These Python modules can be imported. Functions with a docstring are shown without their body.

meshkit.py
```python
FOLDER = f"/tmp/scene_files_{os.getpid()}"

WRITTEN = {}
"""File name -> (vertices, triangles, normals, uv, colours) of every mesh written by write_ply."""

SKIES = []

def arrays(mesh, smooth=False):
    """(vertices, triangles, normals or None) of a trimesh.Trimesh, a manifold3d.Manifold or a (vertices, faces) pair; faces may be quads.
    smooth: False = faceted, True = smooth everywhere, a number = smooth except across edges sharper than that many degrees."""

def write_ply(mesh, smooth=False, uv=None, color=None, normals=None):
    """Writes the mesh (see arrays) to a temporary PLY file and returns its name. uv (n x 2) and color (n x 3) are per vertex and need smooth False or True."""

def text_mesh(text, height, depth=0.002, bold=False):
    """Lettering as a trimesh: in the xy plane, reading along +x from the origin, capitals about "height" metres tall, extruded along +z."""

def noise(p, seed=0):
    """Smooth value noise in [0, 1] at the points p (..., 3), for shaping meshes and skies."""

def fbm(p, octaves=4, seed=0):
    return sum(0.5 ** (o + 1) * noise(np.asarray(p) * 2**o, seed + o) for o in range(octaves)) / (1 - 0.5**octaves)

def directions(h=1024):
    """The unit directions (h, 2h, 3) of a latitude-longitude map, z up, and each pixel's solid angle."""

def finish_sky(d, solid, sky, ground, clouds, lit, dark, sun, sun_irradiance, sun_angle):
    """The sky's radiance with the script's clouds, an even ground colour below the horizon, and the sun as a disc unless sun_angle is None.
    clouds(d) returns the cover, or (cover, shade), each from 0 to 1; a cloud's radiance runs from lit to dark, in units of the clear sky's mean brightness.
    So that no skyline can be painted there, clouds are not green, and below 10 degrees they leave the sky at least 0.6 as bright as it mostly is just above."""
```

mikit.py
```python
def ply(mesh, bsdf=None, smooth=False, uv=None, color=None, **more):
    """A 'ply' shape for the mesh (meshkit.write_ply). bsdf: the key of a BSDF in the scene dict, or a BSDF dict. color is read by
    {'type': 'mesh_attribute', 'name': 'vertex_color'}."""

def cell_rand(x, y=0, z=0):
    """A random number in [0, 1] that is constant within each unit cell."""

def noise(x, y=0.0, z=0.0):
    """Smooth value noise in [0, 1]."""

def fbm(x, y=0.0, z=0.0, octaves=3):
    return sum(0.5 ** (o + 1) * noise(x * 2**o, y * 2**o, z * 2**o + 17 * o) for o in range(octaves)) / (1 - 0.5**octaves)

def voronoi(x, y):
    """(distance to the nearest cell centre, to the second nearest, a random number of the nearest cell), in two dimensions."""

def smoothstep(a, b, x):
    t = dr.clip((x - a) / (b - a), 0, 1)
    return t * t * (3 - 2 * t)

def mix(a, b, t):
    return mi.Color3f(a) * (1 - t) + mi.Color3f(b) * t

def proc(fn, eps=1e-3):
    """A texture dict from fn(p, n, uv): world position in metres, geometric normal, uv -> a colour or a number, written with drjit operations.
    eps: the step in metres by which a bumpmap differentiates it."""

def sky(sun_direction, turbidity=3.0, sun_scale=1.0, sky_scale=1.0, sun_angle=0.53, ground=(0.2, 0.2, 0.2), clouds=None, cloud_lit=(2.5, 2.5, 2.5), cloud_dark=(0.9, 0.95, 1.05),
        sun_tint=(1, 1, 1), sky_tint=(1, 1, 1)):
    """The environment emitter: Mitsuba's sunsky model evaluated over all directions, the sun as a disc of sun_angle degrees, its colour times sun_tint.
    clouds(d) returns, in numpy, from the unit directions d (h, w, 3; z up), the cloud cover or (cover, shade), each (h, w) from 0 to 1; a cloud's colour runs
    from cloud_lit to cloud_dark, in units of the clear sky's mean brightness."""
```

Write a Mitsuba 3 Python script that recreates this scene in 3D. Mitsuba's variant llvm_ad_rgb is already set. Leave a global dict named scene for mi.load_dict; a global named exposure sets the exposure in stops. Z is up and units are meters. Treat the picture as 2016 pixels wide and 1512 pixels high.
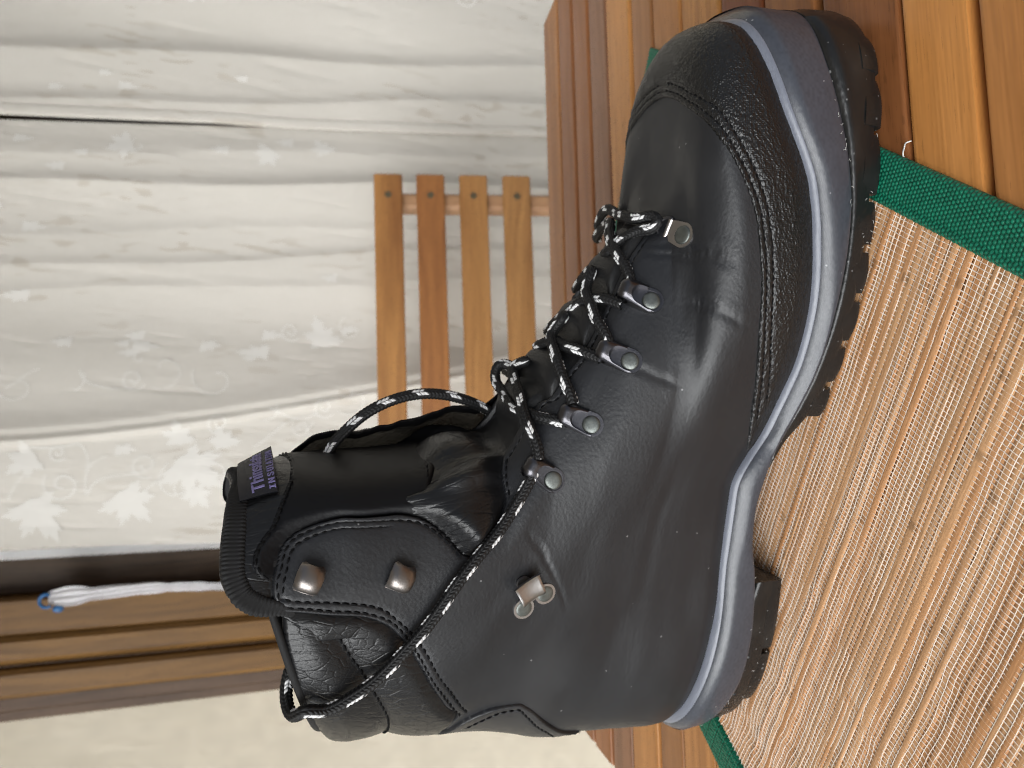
"""A black hiking boot on a bamboo placemat on a slatted wooden table; curtain, folding chair and door frame behind."""
import math, json
import numpy as np, trimesh, manifold3d, shapely, shapely.affinity
from shapely.geometry import Polygon, LineString, Point, MultiLineString, box
from shapely.ops import unary_union
from scipy.spatial import Delaunay, cKDTree
import drjit as dr
import mitsuba as mi, mikit, meshkit
from mikit import proc, noise, fbm, voronoi, smoothstep, mix, cell_rand

scene, labels = {}, {}
rng = np.random.default_rng(7)

# ---------------------------------------------------------------- camera, sky, exposure
PITCH, ROLL, CAM_Z = math.radians(20.0), math.radians(-0.8), 0.24
FWD = np.array([0, math.cos(PITCH), -math.sin(PITCH)])
_r, _d = np.array([1.0, 0, 0]), np.array([0, -math.sin(PITCH), -math.cos(PITCH)])
SIDE = math.cos(ROLL) * _r + math.sin(ROLL) * _d      # the phone was held upright and the picture lies on its side
EYE = np.array([0, 0, CAM_Z])
T4 = mi.ScalarTransform4f
scene['camera'] = {
    'type': 'thinlens', 'fov': math.degrees(2 * math.atan(1008 / 1500)), 'fov_axis': 'x', 'aperture_radius': 0.0009, 'focus_distance': 0.275,
    'near_clip': 0.01, 'far_clip': 500.0,
    'to_world': T4().look_at(origin=EYE.tolist(), target=(EYE + FWD).tolist(), up=SIDE.tolist())}
scene['sky'] = mikit.sky([-0.58, -0.80, 0.50], turbidity=3, sun_scale=1.0, sun_angle=55, clouds=lambda d: 1.0,
                         cloud_lit=(0.50, 0.57, 0.70), cloud_dark=(0.4, 0.45, 0.55), sun_tint=(0.75, 0.98, 1.52))
exposure = 2.45


# ---------------------------------------------------------------- helpers
def obj(key, mesh, bsdf, smooth=40, **kw):
    scene[key] = mikit.ply(mesh, bsdf, smooth, **kw)
    return key


_count = {}


def numbered(base):
    n = _count.get(base, 0)
    _count[base] = n + 1
    return base if n == 0 else f'{base}_{n:03d}'


def tag(key, label=None, category=None, group=None, kind=None):
    labels[key] = {k: v for k, v in dict(label=label, category=category, group=group, kind=kind).items() if v}


def cat(ms):
    return trimesh.util.concatenate(ms)


def bevel_box(sx, sy, sz, b=0.002, seg=1):
    """a box with chamfered edges, centred"""
    pts = []
    for x in (-1, 1):
        for y in (-1, 1):
            for z in (-1, 1):
                c = np.array([x * sx, y * sy, z * sz]) / 2
                for k in range(3):
                    o = np.array([x, y, z], float) * b
                    o[k] = 0
                    pts.append(c - o)
    return trimesh.convex.convex_hull(np.array(pts))


MF = manifold3d.Manifold


def cyl(r, h, r2=None, seg=40):
    return MF.cylinder(h, r, r if r2 is None else r2, seg)


def man_to_tri(m):
    q = m.to_mesh()
    return trimesh.Trimesh(q.vert_properties[:, :3], q.tri_verts, process=False)


def grid_mesh(P, closed_u=False, closed_v=False):
    """P: (rows, cols, 3) -> quads"""
    r, c = P.shape[:2]
    i = np.arange(r if closed_u else r - 1)
    j = np.arange(c if closed_v else c - 1)
    i, j = np.meshgrid(i, j, indexing='ij')
    i2, j2 = (i + 1) % r, (j + 1) % c
    a, b, d, e = i * c + j, i * c + j2, i2 * c + j, i2 * c + j2
    f = np.concatenate([np.stack([a, b, e], -1).reshape(-1, 3), np.stack([a, e, d], -1).reshape(-1, 3)])
    return trimesh.Trimesh(P.reshape(-1, 3), f, process=False)


def resample(P, step, smooth=True):
    P = np.asarray(P, float)
    d = np.r_[0, np.cumsum(np.linalg.norm(np.diff(P, axis=0), axis=1))]
    f = CubicSpline(d, P) if smooth and len(P) > 2 else PchipInterpolator(d, P)
    x = np.linspace(0, d[-1], max(int(d[-1] / step), 2) * 4)
    Q = f(x)
    d2 = np.r_[0, np.cumsum(np.linalg.norm(np.diff(Q, axis=0), axis=1))]
    n = max(int(d2[-1] / step), 2)
    y = np.linspace(0, d2[-1], n + 1)
    return np.stack([np.interp(y, d2, Q[:, k]) for k in range(3)], 1), y


def frames(P):
    t = np.gradient(P, axis=0)
    t /= np.linalg.norm(t, axis=1, keepdims=True) + 1e-12
    a = np.cross(t[0], [0.3, 0.5, 0.81])
    a /= np.linalg.norm(a)
    A = [a]
    for k in range(1, len(P)):
        a = A[-1] - t[k] * (A[-1] @ t[k])
        A.append(a / np.linalg.norm(a))
    A = np.array(A)
    return t, A, np.cross(t, A)


def tube(P, r, sides=8, cap=True, arc=None):
    P = np.asarray(P, float)
    t, A, B = frames(P)
    ang = np.arange(sides) * 2 * np.pi / sides
    r = np.broadcast_to(r, (len(P),))
    V = P[:, None] + r[:, None, None] * (np.cos(ang)[None, :, None] * A[:, None] + np.sin(ang)[None, :, None] * B[:, None])
    m = grid_mesh(V, closed_v=True)
    if cap:
        n = len(P)
        v = np.vstack([m.vertices, P[:1], P[-1:]])
        k = np.arange(sides)
        f0 = np.stack([k * 0 + n * sides, (k + 1) % sides, k], 1)
        f1 = np.stack([k * 0 + n * sides + 1, (n - 1) * sides + k, (n - 1) * sides + (k + 1) % sides], 1)
        m = trimesh.Trimesh(v, np.vstack([m.faces, f0, f1]), process=False)
    return m


# ---------------------------------------------------------------- materials
def mat(key, d, two=True):
    scene[key] = {'type': 'twosided', 'b': d} if two else d
    return key


def pr(color, rough=0.5, spec=0.5, **kw):
    c = color if isinstance(color, dict) else {'type': 'rgb', 'value': list(map(float, color))}
    return {'type': 'principled', 'base_color': c, 'roughness': rough, 'specular': spec, **kw}


def bump(fn, height, bsdf, eps=1e-3):
    return {'type': 'bumpmap', 'bump': proc(fn, eps), 'scale': float(height), 'bsdf': bsdf}


YAW = math.radians(6.1)                                    # table and wall are turned a little against the camera
EX, EY, EZ = np.array([math.cos(YAW), math.sin(YAW), 0]), np.array([-math.sin(YAW), math.cos(YAW), 0]), np.array([0, 0, 1.0])


def W(l, a, z):
    """along the table, away from the camera, up -> world"""
    l, a, z = np.broadcast_arrays(*map(lambda v: np.asarray(v, float), (l, a, z)))
    return l[..., None] * EX + a[..., None] * EY + z[..., None] * EZ


def along(p):
    return p.x * float(EX[0]) + p.y * float(EX[1])


def across(p):
    return p.x * float(EY[0]) + p.y * float(EY[1])


def wood(base, dark, seed, vertical=False, rough=0.42, spec=0.5, amount=1.0):
    def color(p, n, uv):
        a, c = (p.z, along(p)) if vertical else (along(p), across(p) + 0.6 * p.z)
        warp = fbm(a * 5 + seed, c * 22, seed * 1.7, 2)
        g = fbm(a * 9 + seed * 3, c * 190 + warp * 7, seed, 3)
        fine = noise(a * 60 + seed, c * 1500, 3.0)
        pore = smoothstep(0.78, 0.9, noise(a * 150, c * 2200, seed))
        broad = fbm(a * 3.1 + seed * 5, c * 14 + 3.1, 2.0 + seed, 2)
        t = dr.clip((g - 0.5) * 1.15 + 0.45 + (broad - 0.5) * 0.9, 0, 1) * amount
        col = mix(base, dark, t) * (0.92 + 0.16 * fine)
        return col * (1 - 0.22 * pore)

    def relief(p, n, uv):
        a, c = (p.z, along(p)) if vertical else (along(p), across(p) + 0.6 * p.z)
        return 0.6 * noise(a * 40 + seed, c * 1100, 1.0) + 0.4 * noise(a * 14, c * 160 + seed, 2.0)

    return bump(relief, 0.00012, pr(proc(color), rough, spec), 3e-4)


# ---- boot shell: a loft of tilted slices from the sole line up to the collar, in boot coordinates (x forward, y away, z up) ----
BOOT_YAW = math.radians(-13.0)
BOOT_O = np.array([-0.1602, 0.3378, 0.004])
BU = np.array([math.cos(BOOT_YAW), math.sin(BOOT_YAW), 0.0])
BN = np.array([-math.sin(BOOT_YAW), math.cos(BOOT_YAW), 0.0])


def to_world(p):
    p = np.asarray(p, float)
    return BOOT_O + p[..., :1] * BU + p[..., 1:2] * BN + p[..., 2:3] * np.array([0, 0, 1.0])


from scipy.interpolate import PchipInterpolator, CubicSpline


def spl(t, v):
    return PchipInterpolator(np.asarray(t, float), np.asarray(v, float), axis=0)


KT = [0, 0.08, 0.16, 0.24, 0.3, 0.38, 0.46, 0.54, 0.62, 0.68, 0.74, 0.8, 0.88, 0.95, 1.0]
FRONT = [[0.315, 0.0535], [0.3085, 0.065], [0.2928, 0.0705], [0.2765, 0.0694], [0.2594, 0.0669], [0.2429, 0.0688], [0.2203, 0.0852], [0.1959, 0.0986], [0.1752, 0.1115], [0.1577, 0.1219], [0.1393, 0.1342], [0.132, 0.1578], [0.1287, 0.1895], [0.1284, 0.2137], [0.1236, 0.2342]]
BACK = [[0.0017, 0.0384], [0.0002, 0.0493], [0.0013, 0.0612], [0.0019, 0.074], [0.0024, 0.0835], [0.0028, 0.0955], [0.0045, 0.1071], [0.0084, 0.1192], [0.0122, 0.1344], [0.014, 0.1473], [0.0147, 0.1586], [0.016, 0.171], [0.0178, 0.1872], [0.019, 0.1958], [0.0247, 0.2017]]
SAGQ = [0, 0.12, 0.25, 0.4, 0.5, 0.6, 0.7, 0.8, 0.9, 1]
SAG = [0.0, -0.0058, -0.0091, -0.0088, -0.022, -0.0271, -0.0257, -0.0213, -0.0089, 0.0]
WQ = [0, 0.12, 0.3, 0.45, 0.7, 0.85, 1]
WPROF = {0.0: [0.046, 0.044, 0.036, 0.036, 0.051, 0.053, 0.053], 0.15: [0.046, 0.044, 0.037, 0.037, 0.05, 0.052, 0.052], 0.35: [0.044, 0.042, 0.037, 0.037, 0.041, 0.037, 0.033], 0.62: [0.041, 0.041, 0.039, 0.038, 0.036, 0.034, 0.033], 0.8: [0.041, 0.042, 0.042, 0.042, 0.042, 0.04, 0.038], 1.0: [0.042, 0.044, 0.046, 0.046, 0.046, 0.044, 0.042]}
UPF, UPB = np.array([-0.04, 0.34]), np.array([0.05, 0.30])


_fc, _bc = spl(KT, FRONT), spl(KT, BACK)
_sag = spl(SAGQ, SAG)
_wq = {k: spl(WQ, v) for k, v in WPROF.items()}
_wl = sorted(WPROF)


def half_width(q, t):
    """half width at the fraction q from the back (0) to the front (1) of slice t"""
    rows = np.array([_wq[k](q) for k in _wl])
    f = PchipInterpolator(_wl, rows, axis=0)
    if np.isscalar(t):
        return f(t)
    t = np.asarray(t)
    out = np.zeros(np.broadcast(q, t).shape)
    i = np.clip(np.searchsorted(_wl, t) - 1, 0, len(_wl) - 2)
    lo, hi = np.array(_wl)[i], np.array(_wl)[i + 1]
    x = np.clip((t - lo) / (hi - lo), 0, 1)
    x = x * x * (3 - 2 * x) * 0.5 + 0.5 * x
    a, b = np.take_along_axis(rows, i[None], 0)[0], np.take_along_axis(rows, (i + 1)[None], 0)[0]
    return a * (1 - x) + b * x


def raw_shell(s, t):
    """s: 0 at the front centre line, +1 / -1 at the back, positive on the near side; t: 0 sole line, 1 collar."""
    s, t = np.broadcast_arrays(np.asarray(s, float), np.asarray(t, float))
    shp = s.shape
    s, t = s.ravel(), t.ravel()
    s = (s + 1) % 2 - 1
    th = np.pi * np.abs(s)
    up = np.clip(t - 1, 0, 1)[:, None]  # above the collar line the tongue goes straight on
    F, B = _fc(np.clip(t, -0.05, 1)) + up * UPF, _bc(np.clip(t, -0.05, 1)) + up * UPB
    q = (1 + np.cos(th)) / 2
    fr = np.clip((q - 0.4) / 0.2, 0, 1)
    pw = 0.62 + 0.2 * np.clip(t, 0, 1) - fr * np.interp(t, [0.55, 0.80, 0.90, 0.97], [0.0, 0.38, 0.34, 0.12])  # the cuff's front is squarer
    w = half_width(q, np.clip(t, 0, 1)) * np.abs(np.sin(th)) ** pw
    ax = B + (F - B) * q[:, None]
    ax[:, 1] += _sag(q) * np.clip(1 - t / 0.42, 0, 1.1) ** 1.3
    p = np.stack([ax[:, 0], -np.sign(s) * w, ax[:, 1]], 1)
    return p.reshape(shp + (3,))


def shell_frame(s, t):
    """position, outward unit normal at (s, t)"""
    e = 2e-3
    p = raw_shell(s, t)
    du = raw_shell(np.asarray(s) + e, t) - raw_shell(np.asarray(s) - e, t)
    dv = raw_shell(s, np.asarray(t) + e) - raw_shell(s, np.asarray(t) - e)
    n = np.cross(dv, du)
    n /= np.maximum(np.linalg.norm(n, axis=-1, keepdims=True), 1e-12)
    return p, n


# ---- measured layout of the boot's seams, hardware and laces, and of the curtain's print
TABLES = json.loads('{"RAND": [[-0.0569,0.1866],[-0.0176,0.1811],[0.0153,0.1972],[0.066,0.2044],[0.1203,0.1899],[0.1644,0.1688],[0.201,0.1541],[0.2224,0.1461],[0.2481,0.1374],[0.2717,0.1318],[0.2996,0.1251],[0.3334,0.1201],[0.3586,0.1171],[0.3862,0.1147],[0.4228,0.1037],[0.4617,0.0819],[0.4858,0.0644],[0.5141,0.0373],[0.5306,0.0014]],"EYESTAY": [[-0.0103,0.4269],[0.0688,0.446],[0.1116,0.5057],[0.1381,0.5762],[0.1323,0.5988],[0.1373,0.6288],[0.0879,0.6672],[0.0724,0.7051],[0.0814,0.7366],[0.144,0.7455],[0.2237,0.7388],[0.2622,0.744],[0.2998,0.7609],[0.3259,0.7737]],"CUFF": [[0.3259,0.7737],[0.3175,0.78],[0.2721,0.796],[0.231,0.8124],[0.2003,0.8276],[0.1793,0.8565],[0.1808,0.8877],[0.1775,0.903],[0.1887,0.9287],[0.2075,0.9515],[0.2252,0.9661],[0.2487,0.9765],[0.2921,0.9845],[0.3125,0.9889],[0.3512,0.9926],[0.3772,0.9905]],"BACKEDGE": [[0.3793,0.9908],[0.402,0.9428],[0.4155,0.8902],[0.4373,0.8636],[0.4823,0.8397],[0.5167,0.826],[0.6085,0.7903],[0.6905,0.7523],[0.76,0.7086],[0.8251,0.6702]],"STITCH_BACK": [[0.3725,0.9839],[0.3913,0.9419],[0.4037,0.8935],[0.4282,0.8602],[0.477,0.8351],[0.5125,0.8213],[0.6034,0.7855],[0.6806,0.7477],[0.7534,0.7017]],"STITCH_BACK2": [[0.3543,0.9842],[0.3691,0.9625],[0.377,0.9275],[0.3873,0.8913],[0.4025,0.8681],[0.4342,0.8482],[0.4698,0.8296],[0.5045,0.8144],[0.5879,0.781],[0.6636,0.7431],[0.7506,0.6865]],"STITCH_CUFF": [[0.3223,0.7829],[0.2775,0.8],[0.2382,0.8169],[0.2124,0.8321],[0.1968,0.8569],[0.1938,0.8882],[0.192,0.9036],[0.2023,0.9283],[0.2204,0.9504],[0.2361,0.9632],[0.2608,0.9725],[0.2984,0.9796],[0.3191,0.985],[0.351,0.9868],[0.3706,0.9857]],"STITCH_CUFF2": [[0.2117,0.8632],[0.2105,0.8887],[0.2087,0.9043],[0.2168,0.9263],[0.2318,0.9462],[0.2469,0.9594],[0.2685,0.9682],[0.3032,0.9749],[0.3253,0.9795],[0.353,0.9826]],"STITCH_EYE": [[0.0754,0.4276],[0.09,0.4431],[0.1327,0.4996],[0.1603,0.5685],[0.1559,0.5902],[0.1674,0.6191],[0.1218,0.6611],[0.113,0.6991],[0.1086,0.7304],[0.1547,0.7373],[0.2296,0.7275]],"STRAP": [[0.7864,0.6951],[0.7617,0.6697],[0.7467,0.6254],[0.7462,0.5804],[0.7599,0.5527],[0.7945,0.5025],[0.8334,0.4458],[0.8807,0.3744],[0.9167,0.2962]],"STITCH_STRAP": [[0.8251,0.6702],[0.7859,0.6456],[0.7653,0.6144],[0.7622,0.5768],[0.7816,0.5516],[0.8207,0.5049],[0.8568,0.4509]],"TONGUE_TOP": [[-0.045,1.0102],[0.0568,1.0129],[0.1624,1.0221],[0.2414,1.0314],[0.2949,1.0363],[0.3285,1.0348],[0.355,1.0242],[0.3718,1.0041],[0.3916,0.9902]],"PANEL": [[-0.0286,0.949],[0.0612,0.958],[0.1376,0.9689],[0.194,0.9803],[0.2163,0.9896],[0.2433,0.9984],[0.2707,1.003],[0.2993,1.0004],[0.3217,0.99],[0.3291,0.9716],[0.261,0.8972],[0.1905,0.8205],[0.0995,0.8163],[0.0241,0.8107],[-0.0356,0.7982]],"STITCH_PANEL": [[-0.016,0.9442],[0.0624,0.9536],[0.1401,0.9645],[0.1974,0.9762],[0.2221,0.9858],[0.2476,0.9944],[0.2704,0.998],[0.2938,0.996],[0.3115,0.9888]],"STITCH_PANEL2": [[-0.0244,0.8007],[0.0216,0.8144],[0.097,0.8201]],"LABEL": [[-0.0482,0.9928],[0.1035,0.9959],[0.0995,0.9907],[0.0925,0.9794],[0.0933,0.9651],[-0.008,0.9586]],"LABEL_T": [[0.0785,0.9813],[-0.0587,0.9813],[0.0746,0.9736],[-0.0321,0.9685]],"CREASES": [[[0.078,0.4327],[0.128,0.41],[0.2025,0.3462],[0.2537,0.2767],[0.2966,0.2176],[0.3213,0.1702]],[[0.0806,0.4377],[0.1182,0.4272],[0.1938,0.3716],[0.265,0.272],[0.3025,0.2185],[0.3233,0.1786]],[[0.1188,0.4089],[0.2074,0.3302],[0.2808,0.2324],[0.2993,0.2007],[0.3129,0.1775]],[[0.2827,0.3163],[0.3318,0.248],[0.3651,0.1904],[0.3881,0.1338]],[[0.2822,0.331],[0.3308,0.2578],[0.3629,0.2072]],[[0.3605,0.6801],[0.416,0.6515],[0.465,0.6153],[0.5028,0.5877],[0.5284,0.5676]],[[0.3967,0.6561],[0.4683,0.609],[0.5109,0.577],[0.552,0.5444],[0.5871,0.5167]],[[0.264,0.486],[0.3069,0.4407],[0.3414,0.4036],[0.3786,0.3343]]],"HUMPS": [0.4318,0.4757,0.5433,0.6263,0.6786],"GUSSET": [[-0.0646,0.7908],[0.103,0.8163],[0.1695,0.8274],[0.2323,0.82],[0.3035,0.7893],[0.3331,0.769],[0.3003,0.7538],[0.2535,0.7304],[0.1481,0.7335],[-0.0094,0.6946]],"RIDGES": [[[0.1421,0.8308],[0.1934,0.8176],[0.2476,0.8017],[0.2992,0.7869]],[[0.1156,0.7988],[0.1921,0.7896],[0.263,0.778],[0.3158,0.7702]],[[0.084,0.7723],[0.1674,0.767],[0.2329,0.7605],[0.2864,0.7566]],[[0.0008,0.7977],[0.0543,0.7928],[0.1251,0.7889]],[[-0.0038,0.7712],[0.0336,0.7653],[0.1265,0.7582]]],"PADSEAM": [[[0.4034,0.941],[0.445,0.929],[0.4996,0.9116],[0.5461,0.8912],[0.5977,0.8729],[0.6603,0.8525],[0.7193,0.8373],[0.7974,0.8295]]],"COLLAR_TOP": [[0.3609,0.9924],[0.3963,0.993],[0.4394,0.9949],[0.5,0.995],[0.5681,0.994],[0.6348,0.9943],[0.7079,0.995],[0.7944,0.9854]],"LOOPS": [[[0.2174,0.4287],[0.1464,0.4699]],[[0.281,0.46],[0.2031,0.5178]],[[0.3074,0.5406],[0.2293,0.6071]],[[0.3312,0.6276],[0.2273,0.6885]]],"DRING": [[0.195,0.3233],[0.0932,0.3982],[0.0542,0.3838]],"SPEED": [[[0.3233,0.9543],[0.2844,0.9438]],[[0.3366,0.85],[0.2955,0.8424]]],"LOCK": [[0.4778,0.6581],[0.5305,0.6425],[0.5301,0.5939]],"LACES": [[[0.2323,0.0629,0.0646],[0.2363,0.0489,0.0706],[0.2403,0.0349,0.0736],[0.2386,0.0259,0.0745],[0.2372,0.0015,0.0812],[0.2371,-0.0081,0.0799],[0.2381,-0.012,0.077],[0.2362,-0.015,0.0761],[0.2335,-0.0146,0.0778],[0.2322,-0.0107,0.0807],[0.23,-0.0072,0.0836],[0.2271,-0.0041,0.0863],[0.2244,-0.0033,0.0884],[0.2204,0.0107,0.0854],[0.2164,0.0247,0.0794]],[[0.2259,0.0658,0.0628],[0.2299,0.0518,0.0688],[0.2339,0.0378,0.0718],[0.2291,0.0073,0.0856],[0.2241,-0.0059,0.0897],[0.2192,-0.0157,0.0901],[0.2147,-0.0213,0.0895],[0.2117,-0.0234,0.0897]],[[0.2028,-0.0238,0.0918],[0.2037,-0.0195,0.0945],[0.2038,-0.0148,0.0968],[0.2024,-0.008,0.0991],[0.2001,-0.0022,0.1008],[0.1978,-0.0004,0.1021],[0.1938,0.0136,0.0991],[0.1898,0.0276,0.0931]],[[0.2049,0.025,0.0884],[0.2089,0.011,0.0944],[0.2129,-0.003,0.0974],[0.2083,-0.0052,0.0997],[0.2017,-0.0144,0.1016],[0.1956,-0.022,0.1013],[0.1909,-0.0274,0.0995],[0.188,-0.0294,0.099]],[[0.1815,-0.0272,0.1004],[0.1825,-0.0233,0.1038],[0.1833,-0.0185,0.1073],[0.1836,-0.0118,0.11],[0.1836,-0.0004,0.111],[0.1814,0.0043,0.1123],[0.1774,0.0183,0.1093],[0.1734,0.0323,0.1033]],[[0.1852,0.0248,0.0994],[0.1892,0.0108,0.1054],[0.1932,-0.0032,0.1084],[0.1884,-0.0031,0.1115],[0.1819,-0.0126,0.1146],[0.1743,-0.0231,0.1149],[0.1676,-0.0293,0.1131],[0.1641,-0.0315,0.1123]],[[0.1565,-0.0298,0.115],[0.1566,-0.0274,0.1191],[0.1566,-0.0242,0.1227],[0.1571,-0.0185,0.1254]],[[0.1568,-0.0197,0.1258],[0.1561,-0.0077,0.128],[0.1586,0.0128,0.1262],[0.1632,0.0228,0.1264],[0.1673,0.0234,0.1249],[0.1685,0.0203,0.1217],[0.1672,0.0161,0.1202],[0.1632,0.0301,0.1172],[0.1592,0.0441,0.1112]],[[0.1657,0.0299,0.1127],[0.1697,0.0159,0.1187],[0.1737,0.0019,0.1217],[0.1703,0.0073,0.1236],[0.1671,0.0016,0.1255],[0.1617,-0.0154,0.128],[0.1553,-0.0254,0.1286],[0.1487,-0.0325,0.1266],[0.143,-0.0356,0.1262]],[[0.1378,-0.0353,0.1276],[0.1337,-0.0364,0.1297],[0.1266,-0.0377,0.134],[0.1173,-0.0405,0.1409],[0.108,-0.0439,0.1502],[0.0965,-0.0468,0.1599],[0.0843,-0.0481,0.1685],[0.074,-0.0489,0.1778],[0.0645,-0.0493,0.1875],[0.0585,-0.0496,0.1972],[0.0558,-0.0497,0.206],[0.0567,-0.05,0.2108],[0.0527,-0.046,0.2148],[0.0547,-0.038,0.2168],[0.0667,-0.03,0.2128],[0.0767,-0.02,0.1958]],[[0.1423,0.02,0.123],[0.1466,0.02,0.1282],[0.1506,0.018,0.1351],[0.1543,0.016,0.1452],[0.1562,0.015,0.1569],[0.1553,0.014,0.168],[0.1522,0.013,0.1777],[0.1467,0.013,0.1865],[0.1406,0.013,0.1928],[0.1346,0.013,0.1977],[0.1279,0.014,0.2],[0.1194,0.016,0.1999]]],"FLAP": [[[0.1255,0.022,0.2148],[0.1041,0.046,0.2129]],[[0.1299,0.022,0.2121],[0.1065,0.046,0.2098]],[[0.1334,0.022,0.2081],[0.1088,0.046,0.2054]],[[0.1376,0.022,0.2],[0.1109,0.046,0.1965]],[[0.1379,0.022,0.1873],[0.113,0.046,0.1827]],[[0.1406,0.022,0.1744],[0.1152,0.046,0.1686]],[[0.1437,0.022,0.1623],[0.1174,0.046,0.1554]],[[0.146,0.022,0.1545],[0.1198,0.046,0.1469]],[[0.1488,0.022,0.1467],[0.1222,0.046,0.1383]],[[0.1495,0.022,0.1421],[0.1221,0.046,0.1332]],[[0.1484,0.022,0.1337],[0.122,0.046,0.1242]],[[0.1524,0.022,0.1281],[0.1245,0.046,0.1179]],[[0.1564,0.022,0.1236],[0.1244,0.046,0.1126]],[[0.1631,0.022,0.1199],[0.1296,0.046,0.1065]],[[0.1697,0.022,0.1144],[0.1374,0.046,0.0992]]]}')
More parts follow.
